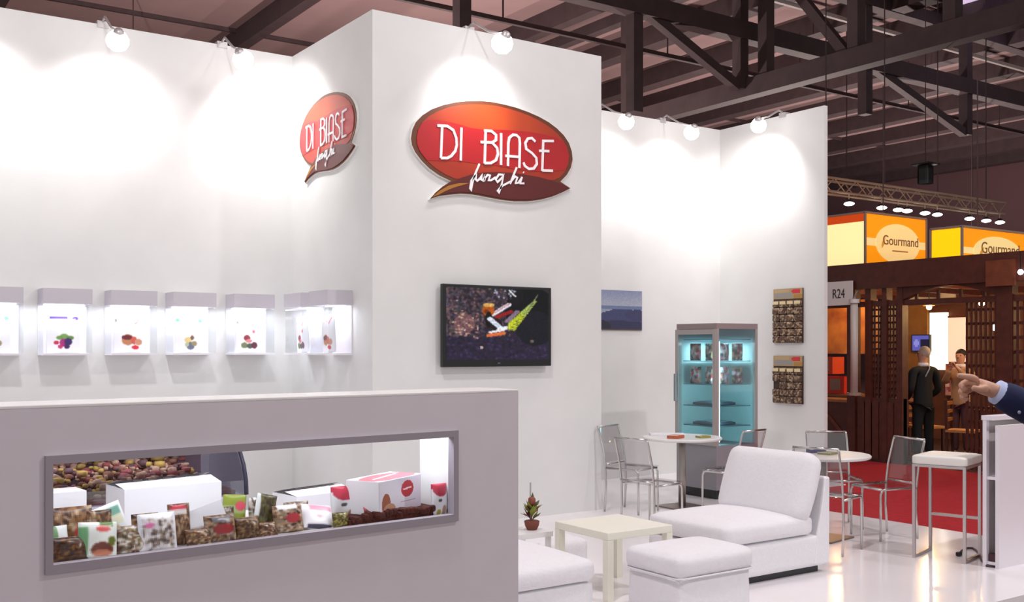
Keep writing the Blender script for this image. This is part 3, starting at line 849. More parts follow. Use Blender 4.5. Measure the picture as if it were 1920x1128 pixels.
light('deli_fill', 'AREA', (-.4, .35, 1.06), 5, (244, 240, 255), parent=deli, target=(-.4, .34, 0), size=2.8, size_y=.1)  # unseen fill light added to brighten the mushroom heap
MB().tube([(dw0, .13, 1.046), (dw1-.16, .13, 1.046)], .010, 8).build('glint_rod', M('glass_glint', (200, 220, 255), .3, emit=((170, 205, 255), 1.6)), deli)  # glowing rod standing in for the highlight along the glass edge
MB().box(dw0+.02, .05, .776, dw1-.03, .85, .80).build('display_tray', M('tray_wine', (130, 92, 82), .8, noise=(12, .4)), deli)
MB().box(dw0+.02, .70, .80, dw1-.03, .72, 1.05).build('inner_back', M('case_back', (176, 158, 164), .7), deli)
hp = MB()
for k in range(1500):
    x = dw0 + .08 + (dw1-dw0-.28)*rng.random(); y = .10 + .6*rng.random(); z = .775 + (y*.28) + .05*rng.random()
    s = .018 + .03*rng.random()
    hp.rbox(x, y, z, s*1.4, s, s*.8, s*.3, 2, rot=Matrix.Rotation(rng.random()*6, 3, 'Z') @ Matrix.Rotation(rng.random()*2, 3, 'X'))
HEAPM = [M('heap_brown', (156, 108, 78), .8, noise=(20, .5)), M('heap_tan', (206, 172, 138), .8, noise=(25, .4)), M('heap_yellow', (206, 176, 84), .8, noise=(20, .4)), M('heap_dark', (104, 76, 74), .8), M('heap_wine', (150, 78, 70), .8)]
nf = len(hp.f) // 1500
fm = []
for k in range(1500):
    fm += [[0, 1, 3, 2, 0, 4, 1][rng.integers(7)]] * nf
hp.build('mushroom_heap', None, deli, smooth=True, kind='stuff', mats=HEAPM, fmat=fm, label='heaped brown and yellow mushrooms')

# ------------------------------------------------------------------ upright glass fridge
fr = thing('glass_fridge', 'upright four-sided glass fridge glowing turquoise in the corner', 'fridge', (8.20, 8.0, 0))
FW, FD, FH = .65, .62, 1.92
FRM = M('fridge_frame', (176, 168, 166), .4, .4)
MB().box(0, 0, .10, FW, FD, .58).build('machine_base', M('fridge_grey', (150, 148, 152), .45, .3), fr)
MB().box(.03, .03, 0, FW-.03, FD-.03, .10).build('kick_plate', BLACK, fr)
MB().box(0, 0, 1.86, FW, FD, FH).build('top_cap', M('fridge_cap', (150, 132, 132), .5), fr)
for x in (0, FW-.04):
    for y in (0, FD-.04):
        MB().box(x, y, .58, x+.04, y+.04, 1.86).build('corner_post', FRM, fr)
d = thing('door', '', '', (0, 0, 0)); del d['label']; del d['category']; d.parent = fr
MB().box(-.022, .0, .585, -.002, .04, 1.855).build('door_stile', FRM, d)
MB().box(-.022, FD-.045, .585, -.002, FD, 1.855).build('door_stile', FRM, d)
MB().box(-.022, .04, 1.80, -.002, FD-.045, 1.855).build('door_rail', FRM, d)
MB().box(-.022, .04, .585, -.002, FD-.045, .64).build('door_rail', FRM, d)
MB().box(-.014, .04, .64, -.008, FD-.045, 1.80).build('pane', GLASS, d)
MB().box(-.055, FD-.032, 1.05, -.022, FD-.008, 1.36).build('handle', M('handle_grey', (130, 128, 130), .4), d, bevel=.004)
MB().box(.04, .004, .58, FW-.04, .010, 1.86).build('pane', GLASS, fr)
FB = M('fridge_glow_panel', (178, 206, 210), .5)  # bluish solid panels added on the far sides to give the cyan glow
MB().box(FW-.02, .04, .58, FW-.008, FD-.04, 1.86).build('rear_glow_panel', FB, fr)
MB().box(.04, FD-.02, .58, FW-.04, FD-.008, 1.86).build('side_glow_panel', FB, fr)
for z in (.78, 1.0, 1.24, 1.50, 1.74):
    MB().box(.06, .06, z, FW-.05, FD-.05, z+.008).build('shelf', M('fridge_shelf', (96, 130, 140), .3), fr)
for (x, y) in ((.052, .075), (.085, .045)):
    MB().tube([(x, y, .62), (x, y, 1.72)], .009, 8).build('led_tube', M('fridge_led', (225, 255, 255), .3, emit=((190, 250, 255), 7)), fr)
light('fridge_light', 'AREA', (.32, .3, 1.72), 8, (214, 246, 250), parent=fr, target=(.32, .31, 0), size=.4)
light('fridge_light_low', 'AREA', (.10, .10, 1.1), 8, (204, 246, 250), parent=fr, target=(.5, .5, 1.1), size=.06, size_y=1.0)
fi = 0
for z, row in ((1.51, 'top'), (1.25, 'second')):
    for (x, y, rz, where) in ((.12, .44, -90, 'far left'), (.12, .20, -90, 'near left'), (.22, .11, 0, 'front left'), (.44, .11, 0, 'front right')):
        im = mush_img([(180, 172, 190), (150, 140, 130)][fi % 2], [(90, 70, 60), (200, 60, 70), (230, 230, 240), (60, 60, 70), (190, 160, 120), (220, 120, 120)], 60, 16, 16, .12)
        pouch('frozen_pack', im, .17, .19, .06, 'frozen mushroom pack on the %s fridge shelf, %s' % (row, where), 'pack', (8.20+x, 8.0+y, z), R(rz), group='frozen packs in the glass fridge')
        fi += 1
im = mush_img((70, 84, 100), [(50, 60, 76), (90, 110, 120)], 20, 6, 4, .2)
for z, lb in ((1.01, 'dark flat tray on the third fridge shelf'), (.79, 'dark flat tray on the lowest fridge shelf')):
    t = thing('freezer_tray', lb, 'tray', (8.45, 8.28, z), group='flat trays in the glass fridge')
    MB().rbox(0, 0, .02, .34, .34, .04, .015, 4).build('tray_body', M('tray_slate', (66, 84, 100), .5), t)
    MB().box(-.15, -.15, .041, .15, .15, .044).build('tray_film', M('tray_film', (96, 116, 130), .2), t)

# ------------------------------------------------------------------ sachet racks on the right wall
def sach_mat():
    m = M('sachet_mushrooms', (110, 78, 56), .5)
    nt = m.node_tree
    b = nt.nodes['Principled BSDF']
    oi = nt.nodes.new('ShaderNodeObjectInfo'); tc = nt.nodes.new('ShaderNodeTexCoord'); ad = nt.nodes.new('ShaderNodeVectorMath')
    v = nt.nodes.new('ShaderNodeTexVoronoi'); v.inputs['Scale'].default_value = 42
    r = nt.nodes.new('ShaderNodeValToRGB')
    r.color_ramp.elements[0].color = (*L3((52, 34, 28)), 1); r.color_ramp.elements[1].color = (*L3((186, 160, 128)), 1)
    e = r.color_ramp.elements.new(.55); e.color = (*L3((98, 70, 52)), 1)
    sp = nt.nodes.new('ShaderNodeSeparateColor')
    nt.links.new(tc.outputs['Object'], ad.inputs[0]); nt.links.new(oi.outputs['Random'], ad.inputs[1])
    nt.links.new(ad.outputs[0], v.inputs['Vector']); nt.links.new(v.outputs['Color'], sp.inputs[0])
    nt.links.new(sp.outputs[0], r.inputs['Fac']); nt.links.new(r.outputs['Color'], b.inputs['Base Color'])
    return m
SACH = sach_mat()
sm = MB().rbox(0, 0, 0, .115, .03, .085, .012, 4).build('mushroom_sachet', SACH, smooth=True)
cardm = MB().box(-.045, -.003, .0, .045, .003, .04).build('header_label', M('sachet_label', (226, 206, 160), .6), sm)
cardm.location = (0, -.018, -.005)
protos = [sm]
def rack(lb, where, z0, z1, rows, miss):
    a = thing('sachet_rack', lb, 'rack', (10.37, 8.853, z0), R(-90))
    w = .47; h = z1 - z0
    MB().box(-w/2, -.02, 0, w/2, 0, h).build('back_board', M('rack_board', (70, 52, 44), .7), a)
    im = Img(24, 10, (176, 148, 104)); im.rect(.05, .45, .66, .85, (150, 146, 140)); im.rect(.05, .1, .55, .4, (186, 158, 116)); im.ell(.78, .3, .16, .24, (206, 44, 58)); im.rect(.7, .6, 1, 1, (170, 130, 60))
    panel('header_card', im, w, .13, a, PRINT, (0, -.0215, h - .13))
    rh = (h - .15) / rows
    for r in range(rows):
        for c in range(4):
            if (r, c) in miss: continue
            zc = z0 + h - .15 - rh*(r + .5)
            yc = 8.853 + .47/2 - .0588 - c*.1175
            MB().tube([( -w/2 + .0588 + c*.1175, -.02, h - .15 - rh*(r + .5) + rh*.42), (-w/2 + .0588 + c*.1175, -.05, h - .15 - rh*(r + .5) + rh*.45)], .003, 5).build('hook', STEEL, a)
            if protos[0].get('used') is None:
                o = sm; o['used'] = 1
            else:
                o = copy_tree(sm)
            o.location = (10.332 + .006*rng.random(), yc, zc); o.rotation_euler = (0, 0, R(-90 + 6*(rng.random()-.5)))
            o.scale = (1, 1, rh/.09)
            if r: 
                for ch in list(o.children):
                    bpy.data.objects.remove(ch) if o is not sm else None
            tag(o, 'mushroom sachet on the %s rack, %s row from the top, %s column' % (where, ['first', 'second', 'third', 'fourth', 'fifth', 'sixth'][r], ['leftmost', 'second', 'third', 'rightmost'][c]), 'sachet', 'sachets on the %s rack' % where)
rack('taller upper wall rack of mushroom sachets with a red logo header', 'upper', 1.715, 2.405, 6, [])
rack('shorter lower wall rack of sachets with one gap at its left', 'lower', .945, 1.55, 5, [(2, 0)])
if 'used' in sm: del sm['used']

# ------------------------------------------------------------------ round tables
def round_table(lb, loc):
    a = thing('round_table', lb, 'table', loc, group='round white bistro tables')
    MB().lathe([(.02, .700), (.395, .700), (.408, .708), (.410, .722), (.402, .730), (.01, .731)], 40).build('tabletop', WHITE, a, smooth=False)
    MB().tube([(0, 0, .02), (0, 0, .70)], .038, 16).build('column', STEEL, a, smooth=True)
    MB().lathe([(.08, .690), (.08, .700)], 16).build('top_plate', STEEL, a)
    MB().box(-.20, -.20, 0, .20, .20, .014).build('base_plate', M('base_bronze', (140, 122, 114), .35, .8), a, bevel=.004)
    return a
round_table('round white table beside the glass fridge', (7.543, 7.847, 0))
round_table('round white table behind the lounge chair', (7.315, 5.881, 0)).rotation_euler = (0, 0, R(10))

# items on tables
def leaflet(lb, loc, rz, w, d, rgb, t=.012):
    a = thing('leaflet', lb, 'leaflet', loc, rz, 'leaflets on the round tables')
    MB().box(-w/2, -d/2, 0, w/2, d/2, t).build('pages', M('leaf_%d_%d_%d' % rgb, rgb, .5), a)
    MB().box(-w/2, -d/2, t, -w/2+.02, d/2, t+.002).build('spine_strip', WHITE, a)
leaflet('orange-brown leaflet on the table by the fridge', (7.35, 7.74, .732), R(20), .16, .12, (190, 96, 60), .03)
leaflet('olive leaflet on the table by the fridge', (7.62, 7.62, .732), R(-10), .13, .09, (150, 146, 70), .02)
leaflet('white open brochure at the back of the fridge table', (7.52, 8.05, .732), R(-35), .36, .16, (236, 236, 240), .02)
leaflet('olive leaflet on the table behind the lounge chair', (7.33, 5.83, .732), R(10), .15, .12, (140, 140, 80), .016)
leaflet('dark blue leaflet on the table behind the lounge chair', (7.36, 5.98, .732), R(-25), .14, .10, (70, 66, 110), .03)

# ------------------------------------------------------------------ clear chairs
def chair_proto():
    a = thing('clear_chair', '', 'chair', group='clear plastic chairs with chrome frames')
    r = .0105
    for s in (-1, 1):
        x = .19*s
        MB().tube([(x, -.19, 0), (x, -.175, .25), (x, -.18, .44), (x, -.205, .62), (x, -.265, .83), (x*.97, -.272, .85)], r, 8).build('back_leg', CHROME, a, smooth=True)
        MB().tube([(x, .205, 0), (x, .20, .40), (x, .185, .432), (x, .15, .440), (x, -.18, .440)], r, 8).build('front_leg', CHROME, a, smooth=True)
    MB().tube([(-.19, -.272, .852), (.19, -.272, .852)], r, 8).build('top_rail', CHROME, a, smooth=True)
    MB().tube([(-.19, .19, .438), (.19, .19, .438)], r, 8).build('seat_rail', CHROME, a, smooth=True)
    MB().tube([(-.19, -.19, .475), (.19, -.19, .475)], r*.9, 8).build('back_rail', CHROME, a, smooth=True)
    MB().rbox(0, .01, .456, .40, .40, .014, .006, 4).build('seat', CLEAR, a)
    bm = MB(); n = 6
    for i in range(n+1):
        t = i/n
        z = .49 + .35*t; y = -.19 - .078*t**1.2
        for j in range(5):
            u = -1 + j/2
            bm.v.append((u*.178, y - .012*(1-u*u), z))
    for i in range(n):
        for j in range(4):
            q = i*5 + j
            bm.f.append((q, q+1, q+6, q+5))
    k = len(bm.v)
    bm.v += [(x, y-.008, z) for x, y, z in bm.v]
    bm.f += [tuple(v+k for v in f[::-1]) for f in bm.f]
    bm.build('backrest', CLEAR, a, smooth=True)
    return a
cp = chair_proto()
CH = [('clear chair beside the tower edge, left of the fridge table', (6.93, 7.95), (.30, -.95)),
      ('clear chair in front of the fridge table, behind the low white table', (6.27, 6.92), (.97, .12)),
      ('clear chair seen dimly before the fridge, behind the lounge chair back', (7.56, 7.18), (-.15, .99)),
      ('clear chair behind the second round table, against the red carpet', (7.92, 6.22), (-.57, -.82)),
      ('clear chair right behind the lounge chair, its back to us', (6.92, 5.49), (.96, .27)),
      ('clear chair overlapped by the white bar stool', (7.83, 5.62), (-.97, .24))]
for i, (lb, (x, y), (fx, fy)) in enumerate(CH):
    o = cp if i == 0 else copy_tree(cp)
    o.location = (x, y, 0); o.rotation_euler = (0, 0, math.atan2(fy, fx) - PI/2)
    o['label'] = lb

# ------------------------------------------------------------------ bar stool
st = thing('bar_stool', 'tall bar stool with a white padded seat and slim metal legs', 'stool', (7.47, 4.79, 0), R(16))
MB().rbox(.01, 0, .775, .46, .41, .075, .02, 8, bulge=.006).build('seat', M('stool_leather', (232, 228, 222), .45), st, smooth=True)
LG = M('satin_metal', (196, 188, 186), .35, .8)
for sx in (-1, 1):
    for sy in (-1, 1):
        MB().bar((sx*.20, sy*.19, 0), (sx*.20, sy*.19, .74), .022).build('leg', LG, st)
for sy in (-1, 1):
    MB().bar((-.19, sy*.19, .012), (.19, sy*.19, .012), .022).build('floor_rail', LG, st)
MB().bar((.20, -.18, .30), (.20, .18, .30), .022).build('footrest', LG, st)
for s in (-1, 1):
    MB().bar((s*.20, -.18, .73), (s*.20, .18, .73), .02).build('seat_rail', LG, st)
    MB().bar((-.19, s*.19, .73), (.19, s*.19, .73), .02).build('seat_rail', LG, st)

# ------------------------------------------------------------------ white reception desk at right
dk = thing('reception_desk', 'white desk with open end shelves at the right picture edge', 'desk', (7.37, 4.30, 0))
DKW = M('desk_white', (236, 230, 236), .4)
MB().box(0, 0, 0, 1.20, .03, 1.07).build('front_panel', DKW, dk)
MB().box(0.0, .10, 0, .035, .13, 1.12).build('end_post', DKW, dk)
MB().box(.035, .11, 0, 1.20, .13, 1.10).build('rear_panel', M('desk_inner', (206, 198, 198), .5), dk)
MB().box(-.005, .045, 1.105, 1.20, .14, 1.14).build('top_board', DKW, dk, bevel=.003)
for z in (.02, .66):
    MB().box(.01, .03, z, 1.18, .11, z+.022).build('shelf', DKW, dk)
yb = thing('yellow_folder', 'thin yellow folder lying on the white desk edge', 'folder', (7.86, 4.31, 1.070))
MB().box(-.12, -.012, 0, .12, .012, .012).build('cover', M('folder_yellow', (232, 200, 40), .5), yb)
MB().box(-.115, -.010, .012, .115, .010, .015).build('sheet', WHITE, yb)
db = thing('dark_adapter', 'small dark adapter block on the lowest desk shelf', 'adapter', (7.42, 4.37, .042))
MB().rbox(0, 0, .03, .06, .06, .06, .01, 4).build('block', M('adapter_dark', (70, 40, 46), .5), db)

# cable on the floor
cb = thing('floor_cable', 'dark power cable curling over the glossy floor below the stool', 'cable', (7.6, 4.7, 0))
MB().tube([(x-7.6, y-4.7, .009) for x, y in ((7.573, 4.752), (7.66, 4.80), (7.75, 4.839), (7.83, 4.868), (7.90, 4.878), (7.928, 4.851), (7.87, 4.79), (7.778, 4.714), (7.65, 4.62), (7.527, 4.535), (7.43, 4.45), (7.37, 4.40), (7.40, 4.345))], .008, 8).build('cord', M('cable_dark', (84, 66, 74), .5), cb, smooth=True)
MB().rbox(-.03, .05, .018, .05, .035, .034, .01, 4).build('plug', BLACK, cb)

# ------------------------------------------------------------------ lounge furniture
sf = thing('lounge_chair', 'large white armless lounge chair with a thick back pillow', 'armchair', (5.20, 4.98, 0))
SFX, SFY = 1.07, .79
MB().rbox(SFX*.5, SFY/2, .165, SFX, SFY, .23, .02, 8).build('base', FABRIC, sf, smooth=True)
MB().box(.10, .05, 0, SFX-.06, SFY-.05, .05).build('plinth', BLACK, sf)
MB().rbox(SFX*.42, SFY/2, .355, SFX*.86, SFY+.01, .15, .05, 10, bulge=.03, side=.01).build('seat_cushion', FABRIC, sf, smooth=True)
bk = MB()
bk.prism_xz([(.90, .06), (SFX+.005, .06), (SFX+.01, .70), (SFX-.05, .70)], -.008, SFY+.008)
bk.build('back_frame', FABRIC, sf, bevel=.015)
rotp = Matrix.Rotation(R(20), 3, 'Y')
MB().rbox(.86, SFY/2, .625, .19, SFY+.02, .52, .075, 10, side=.03, rot=rotp).build('back_pillow', FABRIC, sf, smooth=True)

ot = thing('pouf', 'square white slip-covered pouf in front of the lounge chair', 'pouf', (4.51, 4.63, 0), R(0))
def skirt():
    m = MB(); n = 64; k = 7
    w, d = .63, .48
    for j in range(k):
        z = .005 + .30*j/(k-1)
        for i in range(n):
            t = 2*PI*i/n
            c, s_ = math.cos(t), math.sin(t)
            e = 2/9
            x = math.copysign(abs(c)**e, c)*w/2; y = math.copysign(abs(s_)**e, s_)*d/2
            f = 1 - .012*j/(k-1) + .014*math.sin(t*5 + 1)*(1 - j/(k-1)) + .006*math.sin(t*13)*(1-j/(k-1)) + .006*math.sin(3*j + t*4)
            m.v.append((x*f, y*f, z))
    for j in range(k-1):
        for i in range(n):
            m.f.append((j*n+i, j*n+(i+1) % n, (j+1)*n+(i+1) % n, (j+1)*n+i))
    m.f.append(tuple(range(n))[::-1]); m.f.append(tuple(range((k-1)*n, k*n)))
    return m
skirt().build('slip_skirt', FABRIC, ot, smooth=True)
ctp = MB().rbox(0, 0, .365, .645, .495, .135, .05, 12, bulge=.022, side=.006).build('cushion_top', FABRIC, ot, smooth=True)
pts = [(.322*math.copysign(abs(math.cos(t))**.2, math.cos(t)), .247*math.copysign(abs(math.sin(t))**.2, math.sin(t)), .305) for t in [2*PI*i/48 for i in range(49)]]
MB().tube(pts, .006, 6).build('piping', FABRIC, ctp, smooth=True)

s2 = thing('upholstered_block', 'white upholstered seat block half hidden behind the grey counter', 'seat', (2.98, 4.66, 0))
MB().rbox(.40, .45, .17, .80, .90, .26, .02, 8).build('base', FABRIC, s2, smooth=True)
MB().box(.06, .05, 0, .74, .85, .05).build('plinth', BLACK, s2)
MB().rbox(.405, .45, .365, .83, .92, .14, .05, 10, bulge=.035, side=.012).build('seat_cushion', FABRIC, s2, smooth=True)

lw_ = thing('low_bench', 'low white rounded bench glimpsed behind the cream table legs', 'bench', (4.40, 6.05, 0))
MB().rbox(.22, .2, .12, .50, .40, .22, .05, 8, bulge=.01).build('bench_cushion', FABRIC, lw_, smooth=True)
MB().box(.03, .05, 0, .41, .35, .02).build('bench_foot', WHITE, lw_)

ct = thing('coffee_table', 'low square cream table between the white seats', 'table', (4.31, 5.17, 0))
MB().box(0, 0, .40, .57, .57, .45).build('tabletop', CREAM, ct, bevel=.004)
for x in (0, .52):
    for y in (0, .52):
        MB().box(x, y, 0, x+.05, y+.05, .40).build('leg', CREAM, ct)

sd = thing('side_table', 'small low white table under the dried plant behind the seat', 'table', (3.92, 5.80, 0))
MB().box(0, 0, .335, .42, .36, .37).build('tabletop', WHITE, sd)
for x in (0.01, .38):
    for y in (0.01, .32):
        MB().box(x, y, 0, x+.03, y+.03, .335).build('leg', WHITE, sd)
pl = thing('dried_plant', 'small brown and green dried plant with a tall reed stick', 'plant', (4.25, 5.93, .371))
MB().lathe([(.035, 0), (.05, .03), (.055, .06), (.045, .065)], 16).build('pot', M('clay_pot', (120, 62, 46), .7), pl, smooth=True)
MB().tube([(-.005, .01, .05), (-.004, .012, .33)], .006, 6).build('reed', M('reed', (170, 176, 170), .6), pl)
LM = [M('leaf_green', (150, 160, 66), .6), M('leaf_brown', (116, 62, 44), .7), M('leaf_olive', (96, 92, 50), .7), M('leaf_rust', (150, 92, 76), .7)]
for k in range(26):
    a = rng.random()*2*PI; l = .07 + .06*rng.random(); w = .035 + .02*rng.random(); el = .2 + 1.1*rng.random()
    z0 = .05 + .10*rng.random()
    dr = Vector((math.cos(a)*math.cos(el), math.sin(a)*math.cos(el), math.sin(el)))
    sdv = Vector((-math.sin(a), math.cos(a), 0))*w/2
    p = Vector((0, 0, z0))
    m = MB().add([p, p+dr*l*.5+sdv, p+dr*l, p+dr*l*.5-sdv, p+dr*l*.5+Vector((0, 0, .006)), p+dr*l*.5-Vector((0, 0, .004))],
                 [(0, 1, 4), (1, 2, 4), (2, 3, 4), (3, 0, 4), (1, 0, 5), (2, 1, 5), (3, 2, 5), (0, 3, 5)])
    m.build('leaf', LM[rng.integers(4)], pl)
MB().rbox(.0, 0, .20, .05, .05, .06, .02, 4).build('seed_head', M('seed_head', (140, 78, 60), .8), pl, smooth=True)

# ------------------------------------------------------------------ people
def skin(name, mat, verts, edges, radii, parent, root=0, sub=2, label=None):
    me = bpy.data.meshes.new(name)
    me.from_pydata(verts, edges, [])
    o = bpy.data.objects.new(name, me)
    COL.objects.link(o)
    me.materials.append(mat)
    sk_ = o.modifiers.new('skin', 'SKIN')
    sk_.use_smooth_shade = True
    if not me.skin_vertices:
        me.attributes.new('skin_vertex', 'FLOAT', 'POINT') if False else None
    return o

def grow(name, mat, chain, parent, sub=2):
    """chain: dict key -> (pos, (rx, ry), parent key); grown by Skin + Subdivision and frozen to a mesh"""
    import bmesh
    keys = list(chain)
    bm = bmesh.new()
    lay = bm.verts.layers.skin.verify()
    vm = {}
    for k in keys:
        p, r, par = chain[k]
        v = bm.verts.new(p)
        v[lay].radius = r if isinstance(r, tuple) else (r, r)
        v[lay].use_root = par is None
        vm[k] = v
    for k in keys:
        par = chain[k][2]
        if par is not None:
            bm.edges.new((vm[par], vm[k]))
    me = bpy.data.meshes.new(name + '_cage')
    bm.to_mesh(me); bm.free()
    o = bpy.data.objects.new(name + '_cage', me)
    COL.objects.link(o)
    s = o.modifiers.new('skin', 'SKIN'); s.use_smooth_shade = True; s.branch_smoothing = 0.6
    d = o.modifiers.new('sub', 'SUBSURF'); d.levels = sub; d.render_levels = sub
    dg = bpy.context.evaluated_depsgraph_get()
    fm_ = bpy.data.meshes.new_from_object(o.evaluated_get(dg))
    bpy.data.objects.remove(o)
    fm_.name = name
    fm_.materials.clear(); fm_.materials.append(mat)
    for p in fm_.polygons: p.use_smooth = True
    ob = bpy.data.objects.new(name, fm_)
    COL.objects.link(ob)
    ob.parent = parent
    return ob

SKIN = M('skin_tone', (206, 156, 132), .55, noise=(30, .06))
def ellipsoid(m, c, r, n=14, k=9, cut=None):
    prof = []
    for i in range(k + 1):
        t = -PI/2 + PI*i/k
        prof.append((max(.0015, math.cos(t)), math.sin(t)))
    o = len(m.v)
    m.lathe(prof, n)
    m.v[o:] = [(c[0]+x*r[0], c[1]+y*r[1], c[2]+z*r[2]) for x, y, z in m.v[o:]]
    return m

def head_parts(a, hx, hy, hz, s, hairmat, face_dir, bald=False):
    """face: nose, eyes, ears, mouth and hair on a head centred at (hx,hy,hz); face_dir is a 2-d unit vector"""
    f = Vector((face_dir[0], face_dir[1], 0)).normalized(); sd_ = Vector((-f.y, f.x, 0)); c = Vector((hx, hy, hz))
    nose = MB(); p0 = c + f*.064*s + Vector((0, 0, .012)); tip = c + f*.096*s - Vector((0, 0, .022*s))
    nose.tube([p0, (p0+tip)/2 + f*.004, tip], [.008, .011, .014], 8)
    nose.build('nose', SKIN, a, smooth=True)
    for sg in (-1, 1):
        e = c + f*.066*s + sd_*.030*s*sg + Vector((0, 0, .012))
        ellipsoid(MB(), e, (.011, .011, .008)).build('eye', M('eye_dark', (40, 30, 28), .2), a, smooth=True)
        er = c + sd_*.070*s*sg - f*.008
        ellipsoid(MB(), er, (.014, .018, .030)).build('ear', SKIN, a, smooth=True)
    mo = c + f*.066*s - Vector((0, 0, .055*s))
    MB().tube([mo - sd_*.022, mo + f*.004, mo + sd_*.022], .005, 6).build('mouth', M('lips', (160, 92, 86), .5), a, smooth=True)
    hm = MB()
    ellipsoid(hm, tuple(c - f*.026 + Vector((0, 0, .032*s))), (.086*s, .086*s, .094*s), 18, 12)
    hm.build('hair', hairmat, a, smooth=True)

# -- the man in the dark suit, standing at the wooden stand
def standing(lb, loc, rz, suit, trous, hairmat, arms, h=1.70, face=(0, 1), shirt=(236, 234, 240)):
    """local: +y is where the body faces"""
    a = thing('person', lb, 'person', loc, rz)
    k = h / 1.75
    P_ = lambda x, y, z: (x*k, y*k, z*k)
    body = {'pelvis': (P_(0, 0, .95), (.07, .055), None), 'waist': (P_(0, .01, 1.10), (.10, .075), 'pelvis'), 'chest': (P_(0, .01, 1.32), (.12, .085), 'waist'),
            'neckb': (P_(0, -.005, 1.47), (.07, .06), 'chest'), 'neck': (P_(0, .005, 1.52), .055, 'neckb'), 'head1': (P_(0, .02, 1.58), (.062, .072), 'neck'),
            'head2': (P_(0, .015, 1.66), (.080, .092), 'head1'), 'head3': (P_(0, .01, 1.715), (.058, .066), 'head2')}
    for s, nm in ((-1, 'L'), (1, 'R')):
        body['hip'+nm] = (P_(.09*s, 0, .88), .055, 'pelvis'); body['knee'+nm] = (P_(.10*s, .01, .49), .052, 'hip'+nm); body['ank'+nm] = (P_(.10*s, -.02, .09), .036, 'knee'+nm); body['toe'+nm] = (P_(.11*s, .13, .03), .03, 'ank'+nm)
        sh, el, wr, hd = arms[nm]
        body['sh'+nm] = (P_(*sh), .052, 'neckb'); body['el'+nm] = (P_(*el), .042, 'sh'+nm); body['wr'+nm] = (P_(*wr), .028, 'el'+nm)
        w = Vector(P_(*wr)); e = Vector(P_(*el)); d = (w-e).normalized()
        pal = w + d*.06
        body['pm'+nm] = (tuple(pal), (.036, .020), 'wr'+nm)
        side = d.cross(Vector((0, 0, 1)));
        if side.length < .2: side = Vector((0, 1, 0))
        side.normalize()
        for fi_, off in enumerate((-.027, -.009, .009, .027)):
            f1 = pal + d*.038 + side*off
            body['f%d%s' % (fi_, nm)] = (tuple(f1), .010, 'pm'+nm)
            body['g%d%s' % (fi_, nm)] = (tuple(f1 + d*(.036 - abs(off)*.3) + Vector((0, 0, -.004))), .008, 'f%d%s' % (fi_, nm))
        th = w + d*.03 + side*.036
        body['t'+nm] = (tuple(th), .011, 'pm'+nm); body['u'+nm] = (tuple(th + d*.035 + side*.008), .009, 't'+nm)
    grow('body', SKIN, body, a)
    SM = suit
    jk = {'p': (P_(0, 0, .76), (.165, .125), None), 'w': (P_(0, .01, 1.06), (.155, .115), 'p'), 'c': (P_(0, .01, 1.30), (.175, .125), 'w'), 'n': (P_(0, -.005, 1.435), (.125, .090), 'c'), 'm': (P_(0, -.005, 1.505), (.080, .072), 'n')}
    for s, nm in ((-1, 'L'), (1, 'R')):
        sh, el, wr, hd = arms[nm]
        jk['sh'+nm] = (P_(*sh), .075, 'n'); jk['el'+nm] = (P_(*el), .060, 'sh'+nm); jk['wr'+nm] = (P_(*(Vector(el) + (Vector(wr)-Vector(el))*.93)), .045, 'el'+nm)
    grow('jacket', SM, jk, a)
    tr_ = {'p': (P_(0, 0, .98), (.145, .11), None)}
    for s, nm in ((-1, 'L'), (1, 'R')):
        tr_['h'+nm] = (P_(.09*s, 0, .80), .092, 'p'); tr_['k'+nm] = (P_(.10*s, .01, .48), .072, 'h'+nm); tr_['a'+nm] = (P_(.10*s, -.01, .08), .060, 'k'+nm)
    grow('trousers', trous, tr_, a)
    for s in (-1, 1):
        MB().rbox(.11*s*k, .05, .035, .095, .27, .07, .03, 6).build('shoe', M('shoe_black', (18, 16, 16), .35), a, smooth=True)
    cm = MB()
    cm.lathe([(.070, 0), (.075, .02), (.068, .05), (.060, .05)], 16, P_(0, 0, 1.475))
    cm.build('shirt_collar', M('shirt_%d' % shirt[2], shirt, .6), a, smooth=True)
    head_parts(a, 0, .015*k, 1.655*k, k, hairmat, face)
    return a

HANG = {'L': ((-.19, -.01, 1.40), (-.25, -.03, 1.12), (-.15, .20, .96), None), 'R': ((.19, -.01, 1.40), (.25, -.03, 1.12), (.15, .20, .96), None)}
DARK = M('black_suit', (14, 14, 17), .8)
man = standing('man in a black suit with grey hair at the wooden stand', (13.60, 9.10, -.05), R(-20), DARK, DARK, M('grey_hair', (196, 180, 166), .8), HANG, 1.70, face=(-.75, .66))
MB().tube([(-.05, -.115, 1.28), (.03, -.10, 1.40), (.07, -.04, 1.46)], .009, 6).build('shoulder_strap', M('strap_grey', (170, 170, 190), .6), man, smooth=True)
UP = {'L': ((-.17, 0, 1.38), (-.22, .12, 1.22), (-.06, .26, 1.46), None), 'R': ((.17, 0, 1.38), (.22, .12, 1.22), (.06, .26, 1.46), None)}
lady = standing('dark-haired person in a beige jacket behind the suited man', (15.0, 9.38, -.05), R(100), M('beige_jacket', (176, 136, 104), .8), M('plum_trousers', (96, 60, 70), .8), M('dark_hair', (28, 18, 16), .6), UP, 1.66, face=(0, 1))

